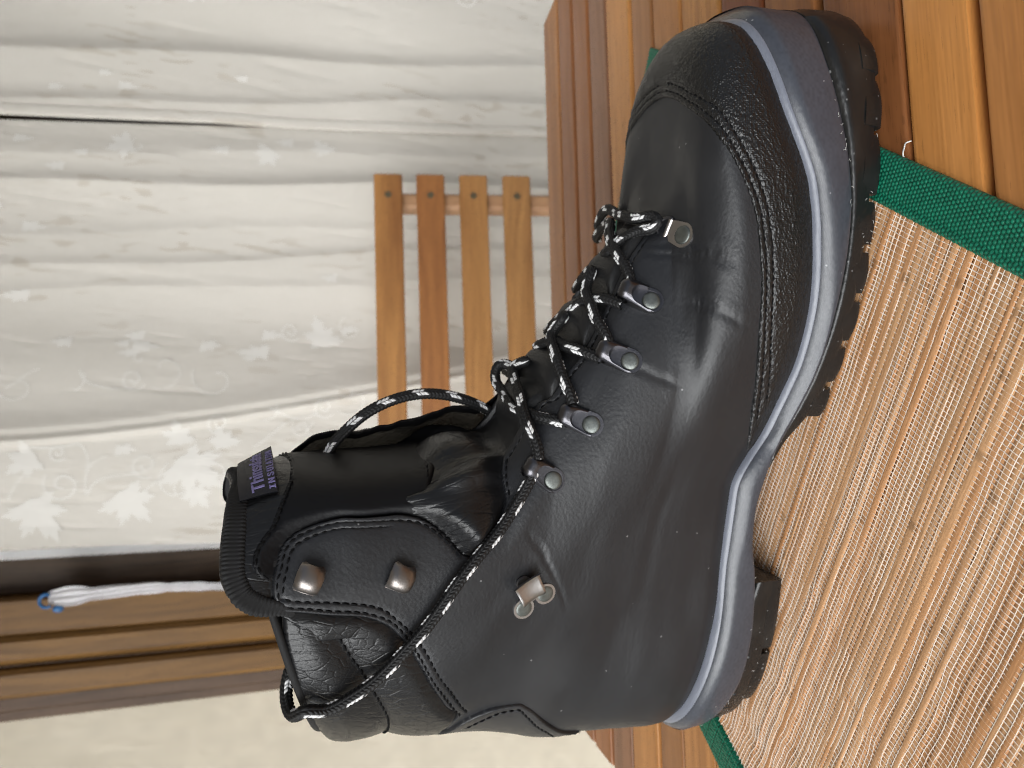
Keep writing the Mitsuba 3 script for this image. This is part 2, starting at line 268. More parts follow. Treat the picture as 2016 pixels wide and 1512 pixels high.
MOTIFS = '[["maple",0.1972,0.1098,0.0329,0.3],["maple",0.0043,0.3014,0.0477,-2.2],["maple",-0.0521,0.4945,0.0451,-2.6],["maple",-0.043,0.3818,0.0416,-2.4],["maple",0.0158,0.504,0.0295,2.2],["maple",0.4846,0.3276,0.0295,1.0],["maple",0.4783,0.3951,0.0243,2.0],["maple",-0.0372,0.2906,0.0225,-2.5],["maple",0.0364,0.2542,0.0243,0.4],["maple",0.4878,0.1947,0.0225,2.6],["maple",0.504,0.1104,0.0191,0.6],["maple",0.043,0.3155,0.026,0.2],["oval",0.1812,0.4663,0.0208,1.45],["oval",0.1808,0.3713,0.0277,1.5],["oval",0.1932,0.3729,0.0208,1.5],["oval",0.1837,0.2807,0.0225,1.4],["oval",0.2037,0.1921,0.0217,1.5],["oval",0.1724,0.2027,0.0347,1.5],["oval",0.0289,0.39,0.0225,1.5],["oval",0.4719,0.5313,0.0156,0.2],["oval",0.4852,0.2606,0.0208,1.2],["oval",0.4332,0.4807,0.0173,1.4],["oval",0.3461,0.5176,0.0225,1.1],["oval",0.5095,0.1646,0.0208,1.4],["oval",0.5312,0.0626,0.0191,1.4],["oval",0.2438,0.5229,0.0243,1.5],["oval",0.1674,0.3807,0.0191,1.5],["oval",0.2958,0.0945,0.0173,1.4],["oval",0.2163,0.0711,0.0173,1.4],["oval",0.1644,0.2171,0.0139,0.8],["oval",0.4578,0.4498,0.0121,0.5],["oval",0.1816,0.3908,0.0139,1.2],["oval",0.5829,0.4276,0.0121,1.2],["oval",0.5679,0.4007,0.0173,1.5],["oval",0.5537,0.4909,0.0139,1.3],["oval",0.6024,0.233,0.0139,1.3],["ring",0.145,0.3375,0.0312,2.6],["ring",0.1008,0.0658,0.0277,2.2],["ring",0.1184,0.5213,0.0295,1.0],["ring",0.1604,0.3708,0.0087,0.5],["ring",-0.0205,0.3142,0.0312,0.5],["ring",0.1331,0.266,0.0347,1.2],["ring",0.2166,0.0632,0.0225,0.5],["ring",0.4782,0.3784,0.0121,0.5],["spiral",0.1297,0.3778,0.0173,4.2],["spiral",0.0057,0.3593,0.0191,3.6],["spiral",-0.0194,0.4629,0.0243,1.0],["spiral",0.0888,0.1096,0.0173,4.0],["spiral",-0.0074,0.2673,0.0191,2.6],["spiral",0.2088,0.159,0.0156,3.9],["spiral",0.0579,0.1433,0.0139,1.0],["spiral",0.0254,0.4686,0.0121,4.0],["spiral",0.0646,0.2615,0.0173,3.6]]'
STEMS = '[[[0.1406,0.4465],[0.1245,0.4367],[0.1177,0.4146],[0.1152,0.3891],[0.1196,0.375]],[[0.1372,0.4415],[0.1216,0.4422],[0.1123,0.4518]],[[0.0327,0.5005],[0.0323,0.4736],[0.0374,0.4434]],[[0.0374,0.4434],[0.0143,0.4316],[-0.0134,0.4345],[-0.0341,0.4332]],[[0.0004,0.4312],[0.0141,0.4211],[0.0194,0.4087]],[[-0.0342,0.432],[-0.0139,0.4171],[-0.0078,0.3859],[-0.0035,0.3604]],[[0.0054,0.4966],[-0.0143,0.5164],[-0.0374,0.5271]],[[0.0885,0.1911],[0.0771,0.1692],[0.0717,0.1396],[0.0794,0.1209]],[[0.0924,0.1803],[0.0771,0.1801],[0.0688,0.1967]],[[0.0717,0.1396],[0.0619,0.1691],[0.0506,0.1835],[0.0284,0.212]],[[0.0655,0.1246],[0.0502,0.1321],[0.0423,0.1171]],[[-0.0366,0.3661],[-0.0264,0.3534],[-0.0182,0.3439]],[[0.1148,0.5358],[0.1253,0.5215],[0.1373,0.5072],[0.1417,0.4966]],[[-0.0383,0.3172],[-0.0275,0.3207],[-0.017,0.3143]]]'
SLATS, CHAIR_SHIFT = [0.072, 0.0141, -0.0452, -0.1056], 0.066
THREAD_AT = np.array([0.0905, 0.2221, 0.0])


# -- boot materials
def boot_xz(p):
    q = (p.x - float(BOOT_O[0])) * float(BU[0]) + (p.y - float(BOOT_O[1])) * float(BU[1])
    return q, p.z


def specks(p, f, cut, seed=0.0):
    """tiny dust specks, one at most in each cell of a grid through space"""
    x, y, z = p.x * f + seed, p.y * f, p.z * f
    cx, cy, cz = dr.floor(x), dr.floor(y), dr.floor(z)
    d = dr.square(x - cx - 0.2 - 0.6 * cell_rand(cx + 11, cy, cz)) + dr.square(y - cy - 0.2 - 0.6 * cell_rand(cx, cy + 12, cz)) + dr.square(z - cz - 0.2 - 0.6 * cell_rand(cx, cy, cz + 13))
    return dr.select(cell_rand(cx + 5, cy + 7, cz) > cut, smoothstep(0.15, 0.08, dr.sqrt(d)), 0.0)


def leather_color(p, n, uv):
    a = fbm(p.x * 60, p.y * 60, p.z * 60, 3)
    dust = smoothstep(0.55, 0.9, fbm(p.x * 25 + 3, p.y * 25, p.z * 25, 3))
    s = specks(p, 300.0, 0.965)
    return mix((0.0085, 0.0091, 0.0110), (0.0130, 0.0137, 0.0158), a) + 0.010 * dust + mi.Color3f(0.16 * s)


def leather_relief(p, n, uv):
    f = noise(p.x * 1500, p.y * 1500, p.z * 1500)
    g = noise(p.x * 880 + 5, p.y * 880, p.z * 880)
    return 0.4 * f + 0.6 * g


def leather_rough(p, n, uv):
    return 0.42 + 0.07 * fbm(p.x * 90, p.y * 90, p.z * 90, 3)


mat('leather', bump(leather_relief, 0.00010, pr(proc(leather_color), proc(leather_rough), 0.5), 2.5e-4))
mat('panel_leather', bump(leather_relief, 0.00012, pr((0.0045, 0.0047, 0.0058), 0.5, 0.22), 2.5e-4))
mat('tongue_leather', bump(leather_relief, 0.00008, pr((0.012, 0.012, 0.0125), 0.5, 0.3), 2.5e-4))


def rand_relief(p, n, uv):
    f = noise(p.x * 1350, p.y * 1350, p.z * 1350)
    g = noise(p.x * 850 + 9, p.y * 850, p.z * 850)
    return dr.abs(f - 0.5) * 1.1 + 0.6 * g


mat('rand_leather', bump(rand_relief, 0.00055, pr((0.007, 0.007, 0.0072), 0.34, 0.5), 2.5e-4))


def crack_relief(p, n, uv):
    u, v = uv.x * 240, uv.y * 240
    w1 = 1.0 * (noise(u * 0.35, v * 0.35, 4.0) - 0.5)
    w2 = 1.0 * (noise(u * 0.35 + 7, v * 0.35, 5.0) - 0.5)
    a, b, _ = voronoi(u * 0.9 + w1, v * 0.55 + w2)
    c, d, _ = voronoi(u * 1.9 + w2, v * 1.5 + w1)
    return 0.7 * smoothstep(0.0, 0.13, b - a) + 0.3 * smoothstep(0.0, 0.16, d - c)


mat('grained_leather', bump(crack_relief, 0.00020, pr((0.009, 0.0092, 0.010), 0.34, 0.4), 2.5e-4))


def rubber_color(p, n, uv):
    a = fbm(p.x * 45, p.y * 45, p.z * 45, 3)
    b = noise(p.x * 900, p.y * 900, p.z * 900)
    s = specks(p, 300.0, 0.90, 3.0)
    return mix((0.031, 0.034, 0.043), (0.048, 0.052, 0.064), a) * (0.85 + 0.3 * b) + mi.Color3f(0.16 * s)


def rubber_relief(p, n, uv):
    return 0.5 * noise(p.x * 700, p.y * 700, p.z * 700) + 0.5 * noise(p.x * 170, p.y * 170, p.z * 170)


mat('midsole_rubber', bump(rubber_relief, 0.00009, pr(proc(rubber_color), 0.33, 0.6), 2.5e-4))


def outsole_color(p, n, uv):
    s = dr.maximum(specks(p, 180.0, 0.70, 5.0), specks(p, 330.0, 0.70, 8.0))
    a = smoothstep(0.5, 0.85, fbm(p.x * 55 + 2, p.y * 55, p.z * 55, 3))
    return mi.Color3f(0.0085, 0.0085, 0.0085) + mi.Color3f(0.012, 0.0115, 0.0105) * a + mi.Color3f(0.12 * s)


mat('outsole_rubber', bump(rubber_relief, 0.00018, pr(proc(outsole_color), 0.32, 0.45), 2.5e-4))
mat('black_thread', pr((0.0045, 0.0045, 0.005), 0.85, 0.12))
mat('black_fabric', pr((0.010, 0.010, 0.0105), 0.75, 0.3, sheen=0.3))
mat('dark_lining', pr((0.006, 0.006, 0.006), 0.9, 0.1))
mat('gunmetal', bump(lambda p, n, uv: noise(p.x * 900, p.y * 900, p.z * 900), 0.00002, pr((0.115, 0.113, 0.122), 0.33, 0.5, metallic=1.0), 2.5e-4))
mat('bright_steel', bump(lambda p, n, uv: noise(p.x * 800, p.y * 800, p.z * 800), 0.00002, pr((0.46, 0.44, 0.43), 0.36, 0.5, metallic=1.0), 2.5e-4))


def rivet_color(p, n, uv):
    return mix((0.10, 0.11, 0.105), (0.22, 0.235, 0.22), fbm(p.x * 500, p.y * 500, p.z * 500, 3))


mat('hook_steel', bump(lambda p, n, uv: noise(p.x * 700, p.y * 700, p.z * 700), 0.00003, pr((0.27, 0.245, 0.23), 0.38, 0.5, metallic=1.0), 2.5e-4))
mat('cuff_leather', bump(rand_relief, 0.0004, pr((0.0045, 0.0045, 0.005), 0.5, 0.15), 2.5e-4))
mat('lip_rubber', bump(rubber_relief, 0.00012, pr((0.125, 0.135, 0.165), 0.34, 0.6), 2.5e-4))  # frosted rubber edge, with part of the ledge highlight put into the colour
mat('rivet_metal', pr(proc(rivet_color), 0.45, 0.5, metallic=0.9))
mat('lace_cord', pr({'type': 'mesh_attribute', 'name': 'vertex_color'}, 0.6, 0.35, sheen=0.3))
mat('label_cloth', bump(lambda p, n, uv: noise(p.x * 1600, p.y * 1600, p.z * 1600), 0.00005, pr((0.012, 0.012, 0.016), 0.55, 0.4), 2.5e-4))
mat('label_thread', pr((0.17, 0.15, 0.32), 0.5, 0.4))
mat('white_lint', pr((0.6, 0.6, 0.58), 0.8, 0.2))


# ---------------------------------------------------------------- setting: floor, wall, door frame
TABLE_H = 0.72
mat('floor_tile', bump(lambda p, n, uv: fbm(p.x * 60, p.y * 60, 0.0, 3), 0.0006, pr((0.30, 0.27, 0.23), 0.6, 0.4)))
g = trimesh.creation.box([60, 60, 0.1])
g.apply_translation([0, 0, -TABLE_H - 0.05])
obj('floor', g, 'floor_tile', False)
tag('floor', kind='structure')

WALL_A = 1.30


def wall_relief(p, n, uv):
    l, z = along(p), p.z
    a = fbm(l * 30, z * 22, 1.0, 3)
    b = smoothstep(0.58, 0.8, noise(l * 60 + 0.8 * noise(l * 20, z * 20, 2.0), z * 45, 4.0))
    return 0.6 * a + 0.5 * b


def wall_color(p, n, uv):
    l, z = along(p), p.z
    return mix((0.51, 0.455, 0.355), (0.58, 0.525, 0.425), fbm(l * 9, z * 7, 3.0, 3)) * (0.94 + 0.1 * noise(l * 60, z * 45, 4.0))


mat('wall_plaster', bump(wall_relief, 0.0011, pr(proc(wall_color), 0.75, 0.25), 1e-3))
# the wall left of the door frame, and right of and over the opening behind the curtain
parts = []
for l0, l1, z0, z1 in ((-6.0, -0.349, -TABLE_H, 2.6), (1.55, 6.0, -TABLE_H, 2.6), (-0.349, 1.55, 1.55, 2.6)):
    b = trimesh.creation.box([l1 - l0, 0.16, z1 - z0])
    b.apply_translation([(l0 + l1) / 2, WALL_A + 0.08, (z0 + z1) / 2])
    parts.append(b)
m = cat(parts)
m.vertices = W(*m.vertices.T)
obj('house_wall', m, 'wall_plaster', False)
mat('roof_paint', pr((0.55, 0.53, 0.50), 0.8, 0.2))
b = trimesh.creation.box([3.6, 2.4, 0.14])
b.apply_translation([0.10, WALL_A - 1.202, 1.75])
b.vertices = W(*b.vertices.T)
obj('terrace_roof', b, 'roof_paint', False)
tag('terrace_roof', kind='structure')
tag('house_wall', 'cream painted rough plaster wall beside the dark door frame', 'wall')

DARKW = [wood((0.165, 0.080, 0.018), (0.066, 0.030, 0.007), 3.0, True, 0.5), wood((0.205, 0.100, 0.021), (0.083, 0.038, 0.008), 8.0, True, 0.5),
         wood((0.11, 0.066, 0.040), (0.050, 0.029, 0.018), 5.0, True, 0.6), wood((0.095, 0.052, 0.021), (0.045, 0.024, 0.010), 6.0, True, 0.5)]
for i, d in enumerate(DARKW):
    mat(f'frame_wood_{i}', d)
D = 'door_frame'
tag(D, 'dark brown stepped wooden door frame between the curtain and the plaster wall', 'door frame')


def board(l0, l1, a0, a1, b=0.004, z0=-TABLE_H, z1=1.55):
    m = bevel_box(l1 - l0, a1 - a0, z1 - z0, b)
    m.apply_translation([(l0 + l1) / 2, (a0 + a1) / 2, (z0 + z1) / 2])
    m.vertices = W(*m.vertices.T)
    return m


# from the wall inwards: outer casing, three stepped mouldings, deep rebate
for nm, l0, l1, a0, a1, mt, b in (('casing', -0.3475, -0.3335, 1.283, 1.38, 2, 0.001), ('moulding', -0.3325, -0.3135, 1.277, 1.38, 2, 0.002), ('moulding', -0.3125, -0.2745, 1.262, 1.38, 1, 0.006),
                               ('moulding', -0.2735, -0.2685, 1.276, 1.38, 0, 0.001), ('moulding', -0.2675, -0.2300, 1.266, 1.38, 1, 0.007), ('moulding', -0.2290, -0.1790, 1.272, 1.38, 0, 0.003),
                               ('rebate', -0.1780, -0.1285, 1.315, 1.40, 3, 0.002)):
    obj(numbered(D + '__' + nm), board(l0, l1, a0, a1, b), f'frame_wood_{mt}', 30)

# glazed door behind the curtain
mat('glint_white', bump(lambda p, n, uv: fbm(p.x * 40, p.y * 40, p.z * 9, 2), 0.0012, pr((0.74, 0.72, 0.70), 0.18, 0.8, metallic=0.25)))  # near-white base: sky glints along the glass edge put into the colour
mat('pane_glass', {'type': 'thindielectric'}, False)
mat('room_dark', pr((0.30, 0.30, 0.31), 0.9, 0.1))
G_ = 'glazed_door'
tag(G_, 'glazed door behind the curtain with a whitened strip standing in for glints on the glass', 'door')
obj(G_ + '__glint_strip', board(-0.1275, -0.1115, 1.306, 1.33, 0.003), 'glint_white', 30)
b = board(-0.10, 1.54, 1.345, 1.349, 0.0005)
obj(G_ + '__pane', b, 'pane_glass', False)
obj(G_ + '__stile', board(0.50, 0.56, 1.338, 1.372, 0.003), 'frame_wood_3', 30)
bk = trimesh.creation.box([1.9, 0.02, 2.3])
bk.apply_translation([0.6, 1.62, 0.4])
bk.vertices = W(*bk.vertices.T)
obj('room_backdrop', bk, 'room_dark', False)
tag('room_backdrop', kind='structure')

# white strip hanging on a blue hook
mat('strip_cloth', pr((0.60, 0.59, 0.60), 0.7, 0.2))
mat('blue_plastic', pr((0.02, 0.11, 0.27), 0.35, 0.5))
zz = np.linspace(-0.55, 0.482, 160)
k_ = np.clip((0.482 - zz) / 0.25, 0, 1)
cx = -0.1745 - 0.004 * k_ + 0.0025 * np.sin(zz * 23)
halfw = np.interp(zz, [-0.55, 0.10, 0.26, 0.40, 0.47, 0.482], [0.004, 0.004, 0.0055, 0.0085, 0.0125, 0.009])
halfw = halfw * (1 + 0.35 * (meshkit.noise(np.stack([zz * 70, 0 * zz, 0 * zz], 1), 12) - 0.5))
v = np.linspace(-1, 1, 15)
fold = 0.0018 * np.abs(v)[None] ** 0.5 * np.sign(v)[None] * np.sin(zz[:, None] * 14) + 0.0016 * np.sin(v[None] * 9 + zz[:, None] * 30)
P = W(cx[:, None] + halfw[:, None] * v[None], 1.254 + fold, zz[:, None] + 0 * v[None])
P2 = W(cx[:, None] + halfw[:, None] * v[None], 1.2555 + fold, zz[:, None] + 0 * v[None])
m = grid_mesh(np.concatenate([P, P2[:, ::-1]], 1), closed_v=True)
m.fix_normals()
S_ = 'hanging_strip'
tag(S_, 'white crumpled cloth strip hanging from a blue hook against the dark frame', 'strip')
obj(S_ + '__cloth', m, 'strip_cloth', True)
a_ = np.linspace(-0.5, 3.9, 26)
hk = W(-0.181 + 0.009 * np.cos(a_), 1.250 + 0.004 * np.sin(a_), 0.484 + 0.009 * np.sin(a_))
obj(S_ + '__hook', tube(hk, 0.0023, 10), 'blue_plastic', True)
kn = trimesh.creation.icosphere(2, 0.0055)
kn.vertices = kn.vertices * [1.0, 0.8, 1.3] + W(-0.1935, 1.2565, 0.470)
obj(S_ + '__knob', kn, 'blue_plastic', True)

# ---------------------------------------------------------------- curtain
CUR_A = 1.225


def curtain_disp(l, z):
    """how far the cloth comes forward (metres) at l along the wall and height z"""
    u = (0.55 - z) / 0.81
    h = 0.005 * np.sin(l * 17 + 0.8 * u) + 0.0025 * np.sin(l * 41 + 2)
    rows = [  # crest l at z=.55, at z=-.26, height, slow side, steep side
        (0.602, 0.696, 0.013, 0.055, 0.018), (0.520, 0.634, 0.008, 0.05, 0.012), (0.449, 0.54, 0.007, 0.04, 0.024), (0.402, 0.480, 0.013, 0.060, 0.015),
        (0.284, 0.372, 0.0045, 0.05, 0.009), (0.335, 0.410, 0.003, 0.03, 0.01), (0.250, 0.318, 0.003, 0.03, 0.01), (0.80, 0.84, 0.014, 0.07, 0.02), (0.98, 1.0, 0.014, 0.07, 0.02), (1.2, 1.2, 0.014, 0.07, 0.02)]
    for c0_, c1_, hh, ws, wf in rows:
        c = c0_ + (c1_ - c0_) * u + 0.004 * np.sin(u * 9 + c0_ * 50)
        x = l - c
        h = h + hh * np.where(x < 0, np.exp(x / ws), np.exp(-(x / wf) ** 1.5))
    c = 0.056 + 0.135 * np.clip(u, 0, 1.3) ** 1.45
    x = l - c
    h = h + 0.018 * np.where(x < 0, np.exp(x / 0.10), np.exp(-(x / 0.030) ** 1.3))
    x = l - (c - 0.016)
    h = h + 0.006 * np.exp(-(x / 0.006) ** 2)
    # crinkles: long sideways dents in the folds
    q = np.stack([l * 55 + 3 * u, z * 9, 0 * l], -1)
    r = meshkit.fbm(q, 3, 21)
    h = h - 0.005 * np.clip(r - 0.60, 0, 1)
    q2 = np.stack([l * 120, z * 28, 0 * l + 3], -1)
    h = h + 0.0005 * (meshkit.fbm(q2, 2, 5) - 0.5)
    return h


def cloth_color(p, n, uv):
    w1 = noise(along(p) * 900, p.z * 900, 1.0)
    c = mix((0.57, 0.54, 0.485), (0.63, 0.60, 0.545), 0.5 * w1 + 0.5 * fbm(along(p) * 12, p.z * 5, 2.0, 2))
    # sparse tan flecks, drawn out along the folds
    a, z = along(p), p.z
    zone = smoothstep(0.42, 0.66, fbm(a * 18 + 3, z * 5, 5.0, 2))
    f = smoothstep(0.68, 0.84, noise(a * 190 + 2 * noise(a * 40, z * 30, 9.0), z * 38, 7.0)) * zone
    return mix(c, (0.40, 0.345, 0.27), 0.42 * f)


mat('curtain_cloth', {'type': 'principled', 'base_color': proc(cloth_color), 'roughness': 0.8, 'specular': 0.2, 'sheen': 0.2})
mat('curtain_print', pr((0.685, 0.665, 0.62), 0.7, 0.2))


def curtain_panel(key, l_of_v, z0, z1, rows_n, cols_n, extra, label):
    zz, vv = np.meshgrid(np.linspace(z0, z1, rows_n), np.linspace(0, 1, cols_n), indexing='ij')
    l = l_of_v(vv, zz)
    P = W(l, CUR_A - curtain_disp(l, zz) - extra, zz)
    Q = W(l, CUR_A - curtain_disp(l, zz) - extra + 0.0012, zz)
    m = grid_mesh(np.concatenate([P, Q[:, ::-1]], 1), closed_v=True)
    m.fix_normals()
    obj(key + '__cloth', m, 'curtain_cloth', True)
    tag(key, label, 'curtain')


def slit(z):
    return 0.498 + 0.028 * np.clip((0.553 - z) / 0.277, 0, 3)


def gap(z):
    return 0.0015 * np.clip((z - 0.265) / 0.28, 0, 1) ** 0.8


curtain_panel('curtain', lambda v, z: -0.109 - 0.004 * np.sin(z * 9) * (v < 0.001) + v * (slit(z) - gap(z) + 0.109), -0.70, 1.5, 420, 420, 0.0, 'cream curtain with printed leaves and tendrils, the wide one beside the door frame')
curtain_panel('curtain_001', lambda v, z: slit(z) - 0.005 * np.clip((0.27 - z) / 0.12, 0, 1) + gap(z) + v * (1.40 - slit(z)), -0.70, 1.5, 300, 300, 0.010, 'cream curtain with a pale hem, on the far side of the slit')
# hem of the second panel
zz = np.linspace(-0.70, 1.5, 300)
hl = slit(zz) + gap(zz) - 0.005 * np.clip((0.27 - zz) / 0.12, 0, 1)
v = np.linspace(0, 1, 9)
L_ = hl[:, None] + 0.017 * v[None]
A_f = CUR_A - curtain_disp(L_, zz[:, None] + 0 * L_) - 0.010 - 0.0022 * np.sin(np.pi * v)[None] ** 0.5
A_b = A_f + 0.003
m = grid_mesh(np.concatenate([W(L_, A_f, zz[:, None] + 0 * L_), W(L_, A_b, zz[:, None] + 0 * L_)[:, ::-1]], 1), closed_v=True)
m.fix_normals()
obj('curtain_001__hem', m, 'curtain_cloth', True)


# printed motifs, cut as thin appliques that follow the cloth
def spiral(cx, cy, r, turns=1.3, a0=0.0, sgn=1, w=0.0022):
    t = np.linspace(0, 1, 50)
    rr = r * (1 - 0.8 * t)
    a = a0 + sgn * t * turns * 2 * np.pi
    return LineString(np.stack([cx + rr * np.cos(a), cy + rr * np.sin(a)], 1)).buffer(w)


def maple(cx, cy, r, rot, seed):
    rg = np.random.default_rng(seed)
    pts = []
    lobes = 5
    for k in range(lobes):
        a = rot + (k - (lobes - 1) / 2) * 0.95
        R = r * (1.0, 0.85, 1.15, 0.9, 0.75)[k] * rg.uniform(0.9, 1.1)
        for da, f in ((-0.40, 0.50), (-0.24, 0.80), (-0.17, 0.66), (0.0, 1.0), (0.17, 0.68), (0.24, 0.80), (0.40, 0.48)):
            pts.append((cx + R * f * math.cos(a + da), cy + R * f * math.sin(a + da)))
    pts.append((cx - 0.35 * r * math.cos(rot), cy - 0.35 * r * math.sin(rot)))
    return Polygon(pts).buffer(0.0012).buffer(0)


def oval(cx, cy, rx, ry, rot=0.0):
    e = shapely.affinity.scale(Point(0, 0).buffer(1, 16), rx, ry)
    return shapely.affinity.translate(shapely.affinity.rotate(e, rot, use_radians=True), cx, cy)


def stem(pts, w=0.0024):
    P = np.array(pts, float)
    d = np.r_[0, np.cumsum(np.linalg.norm(np.diff(P, axis=0), axis=1))]
    return LineString(CubicSpline(d, P)(np.linspace(0, d[-1], 40))).buffer(w)


import shapely.affinity
MO = json.loads(MOTIFS)
rgm = np.random.default_rng(4)
shapes = []
for kind, l, z, r, rot in MO:
    if kind == 'maple':
        shapes.append(maple(l, z, r, rot, int(1000 * (l + z) + 5000)))
    elif kind == 'oval':
        shapes.append(shapely.affinity.scale(maple(l, z, r * 0.9, 1.57 + 3.14 * (int(abs(l * 1e4)) % 2), int(1000 * (l + z) + 9000)), 0.5, 1.0))
    elif kind == 'ring':
        shapes.append(spiral(l, z, r, 0.8, rot, 1, 0.0013))
    elif kind == 'spiral':
        shapes.append(spiral(l, z, r, 1.35, rot, 1 if rot < 3.2 else -1, 0.0016))
for pts in json.loads(STEMS):
    shapes.append(stem(pts, 0.0014))
# the same print goes on over the rest of the cloth, out of view and half seen in the folds
for k in range(150):
    l, z = rgm.uniform(0.62, 1.35) if k % 3 else rgm.uniform(-0.05, 0.46), rgm.uniform(-0.65, 1.4)
    if -0.3 < z < 0.56 and l < 0.72:
        continue
    r = rgm.uniform(0.014, 0.032)
    shapes.append((maple(l, z, r, rgm.uniform(0, 6), k), shapely.affinity.scale(maple(l, z, r * 0.8, rgm.uniform(1, 2), k + 500), 0.5, 1.0), spiral(l, z, r * 0.8, 1.3, rgm.uniform(0, 6)), spiral(l, z, r, 0.8, rgm.uniform(0, 6)))[rgm.integers(4)])


def print_on(key, geoms, lift):
    V, Fc, n0 = [], [], 0
    for g0 in geoms:
        for g in getattr(g0, 'geoms', [g0]):
            if g.is_empty or g.area < 1e-6:
                continue
            b = np.array(g.simplify(0.0002).segmentize(0.004).exterior.coords)[:-1]
            holes = [np.array(h.coords)[:-1] for h in g.interiors]
            x0, y0, x1, y1 = g.bounds
            xs, ys = np.meshgrid(np.arange(x0, x1, 0.005), np.arange(y0, y1, 0.005))
            q = np.stack([xs.ravel(), ys.ravel()], 1)
            q = q[shapely.contains_xy(g.buffer(-0.002), q[:, 0], q[:, 1])] if not g.buffer(-0.002).is_empty else q[:0]
            P = np.vstack([b] + holes + [q])
            if len(P) < 4:
                continue
            tri = Delaunay(P).simplices
            c = P[tri].mean(1)
            tri = tri[shapely.contains_xy(g, c[:, 0], c[:, 1])]
            V.append(P)
            Fc.append(tri + n0)
            n0 += len(P)
    P, tri = np.vstack(V), np.vstack(Fc)
    a = P[tri]
    cr = np.cross(a[:, 1] - a[:, 0], a[:, 2] - a[:, 0])
    tri = np.where((cr > 0)[:, None], tri, tri[:, ::-1])
    l, z = P.T
    m = trimesh.Trimesh(W(l, CUR_A - curtain_disp(l, z) - lift, z), tri, process=False)
    obj(key, m, 'curtain_print', True)
    labels[key] = {'kind': 'stuff', 'label': 'white printed leaves and tendrils'}


left = [g for g in shapes if g.bounds[2] < 0.49 or (g.bounds[2] < slit(g.bounds[1]) - 0.012)]
right = [g for g in shapes if g.bounds[0] > slit(g.bounds[1]) + 0.03]
print_on('curtain__print', left, 0.0009)
print_on('curtain_001__print', right, 0.0109)

# ---------------------------------------------------------------- folding chair behind the table
CW = [wood((0.37, 0.172, 0.048), (0.21, 0.083, 0.021), 21.0), wood((0.31, 0.126, 0.034), (0.18, 0.063, 0.016), 22.0), wood((0.38, 0.186, 0.058), (0.23, 0.097, 0.026), 23.0), wood((0.37, 0.186, 0.062), (0.21, 0.092, 0.027), 24.0)]
for i, d in enumerate(CW):
    mat(f'chair_wood_{i}', d)
mat('chair_post_wood', wood((0.40, 0.23, 0.12), (0.26, 0.13, 0.06), 25.0, True))
mat('screw_brass', pr((0.11, 0.085, 0.05), 0.55, 0.5, metallic=0.5))
CH = 'folding_chair'
tag(CH, 'wooden folding chair with four back slats and screw heads, behind the table', 'chair')
TILT = math.radians(14)
up = math.cos(TILT) * EZ + math.sin(TILT) * EY              # up the chair back
outn = math.sin(TILT) * EZ - math.cos(TILT) * EY             # towards the table
CB = W(0.115, 1.000, -0.03)                                  # middle of the back


def on_back(x, y, z):
    return CB + x * CBX + y * up + z * outn


CBX = EX * math.cos(math.radians(0.75)) + up * math.sin(math.radians(0.75))


def oriented_box(sx, sy, sz, c, axes, b):
    m = bevel_box(sx, sy, sz, b)
    m.vertices = c + m.vertices @ np.array(axes)
    return m


CHW, SLX = 0.43, CHAIR_SHIFT
for k in range(4):
    yc = SLATS[k]
    kk = numbered(CH + '__slat')
    m = oriented_box(CHW, 0.0385, 0.013, on_back(SLX, yc, 0.0065), [CBX, up, outn], 0.0018)
    obj(kk, m, f'chair_wood_{k}', 30)
    for sx in (1, -1):
        sc = cyl(0.0050, 0.0012, 0.0042, 24) - MF.cube([0.0012, 0.0060, 0.002], True).translate([0, 0, 0.0016])
        t = man_to_tri(sc)
        t.vertices = on_back(SLX + sx * (CHW / 2 - 0.030), yc, 0.0127) + t.vertices @ np.array([CBX, up, outn])
        obj(numbered(kk + '__screw'), t, 'screw_brass', 30)
for sx in (1, -1):
    m = oriented_box(0.022, 1.02, 0.034, on_back(SLX + sx * (CHW / 2 - 0.033), -0.435, -0.0175), [CBX, up, outn], 0.004)
    obj(numbered(CH + '__post'), m, 'chair_post_wood', 30)
    # the other pair of legs crosses under the seat
    p0, p1 = W(0.115 + SLX + sx * 0.155, 1.13, -TABLE_H + 0.01), W(0.115 + SLX + sx * 0.155, 0.72, -0.30)
    ax = (p1 - p0) / np.linalg.norm(p1 - p0)
    m = oriented_box(0.022, np.linalg.norm(p1 - p0), 0.034, (p0 + p1) / 2, [EX, ax, np.cross(EX, ax)], 0.004)
    obj(numbered(CH + '__leg'), m, 'chair_post_wood', 30)
for k in range(7):
    m = oriented_box(0.36, 0.044, 0.013, W(0.115 + SLX, 0.70 + k * 0.052, -0.275), [EX, EY, EZ], 0.0018)
    obj(numbered(CH + '__seat_slat'), m, f'chair_wood_{k % 4}', 30)

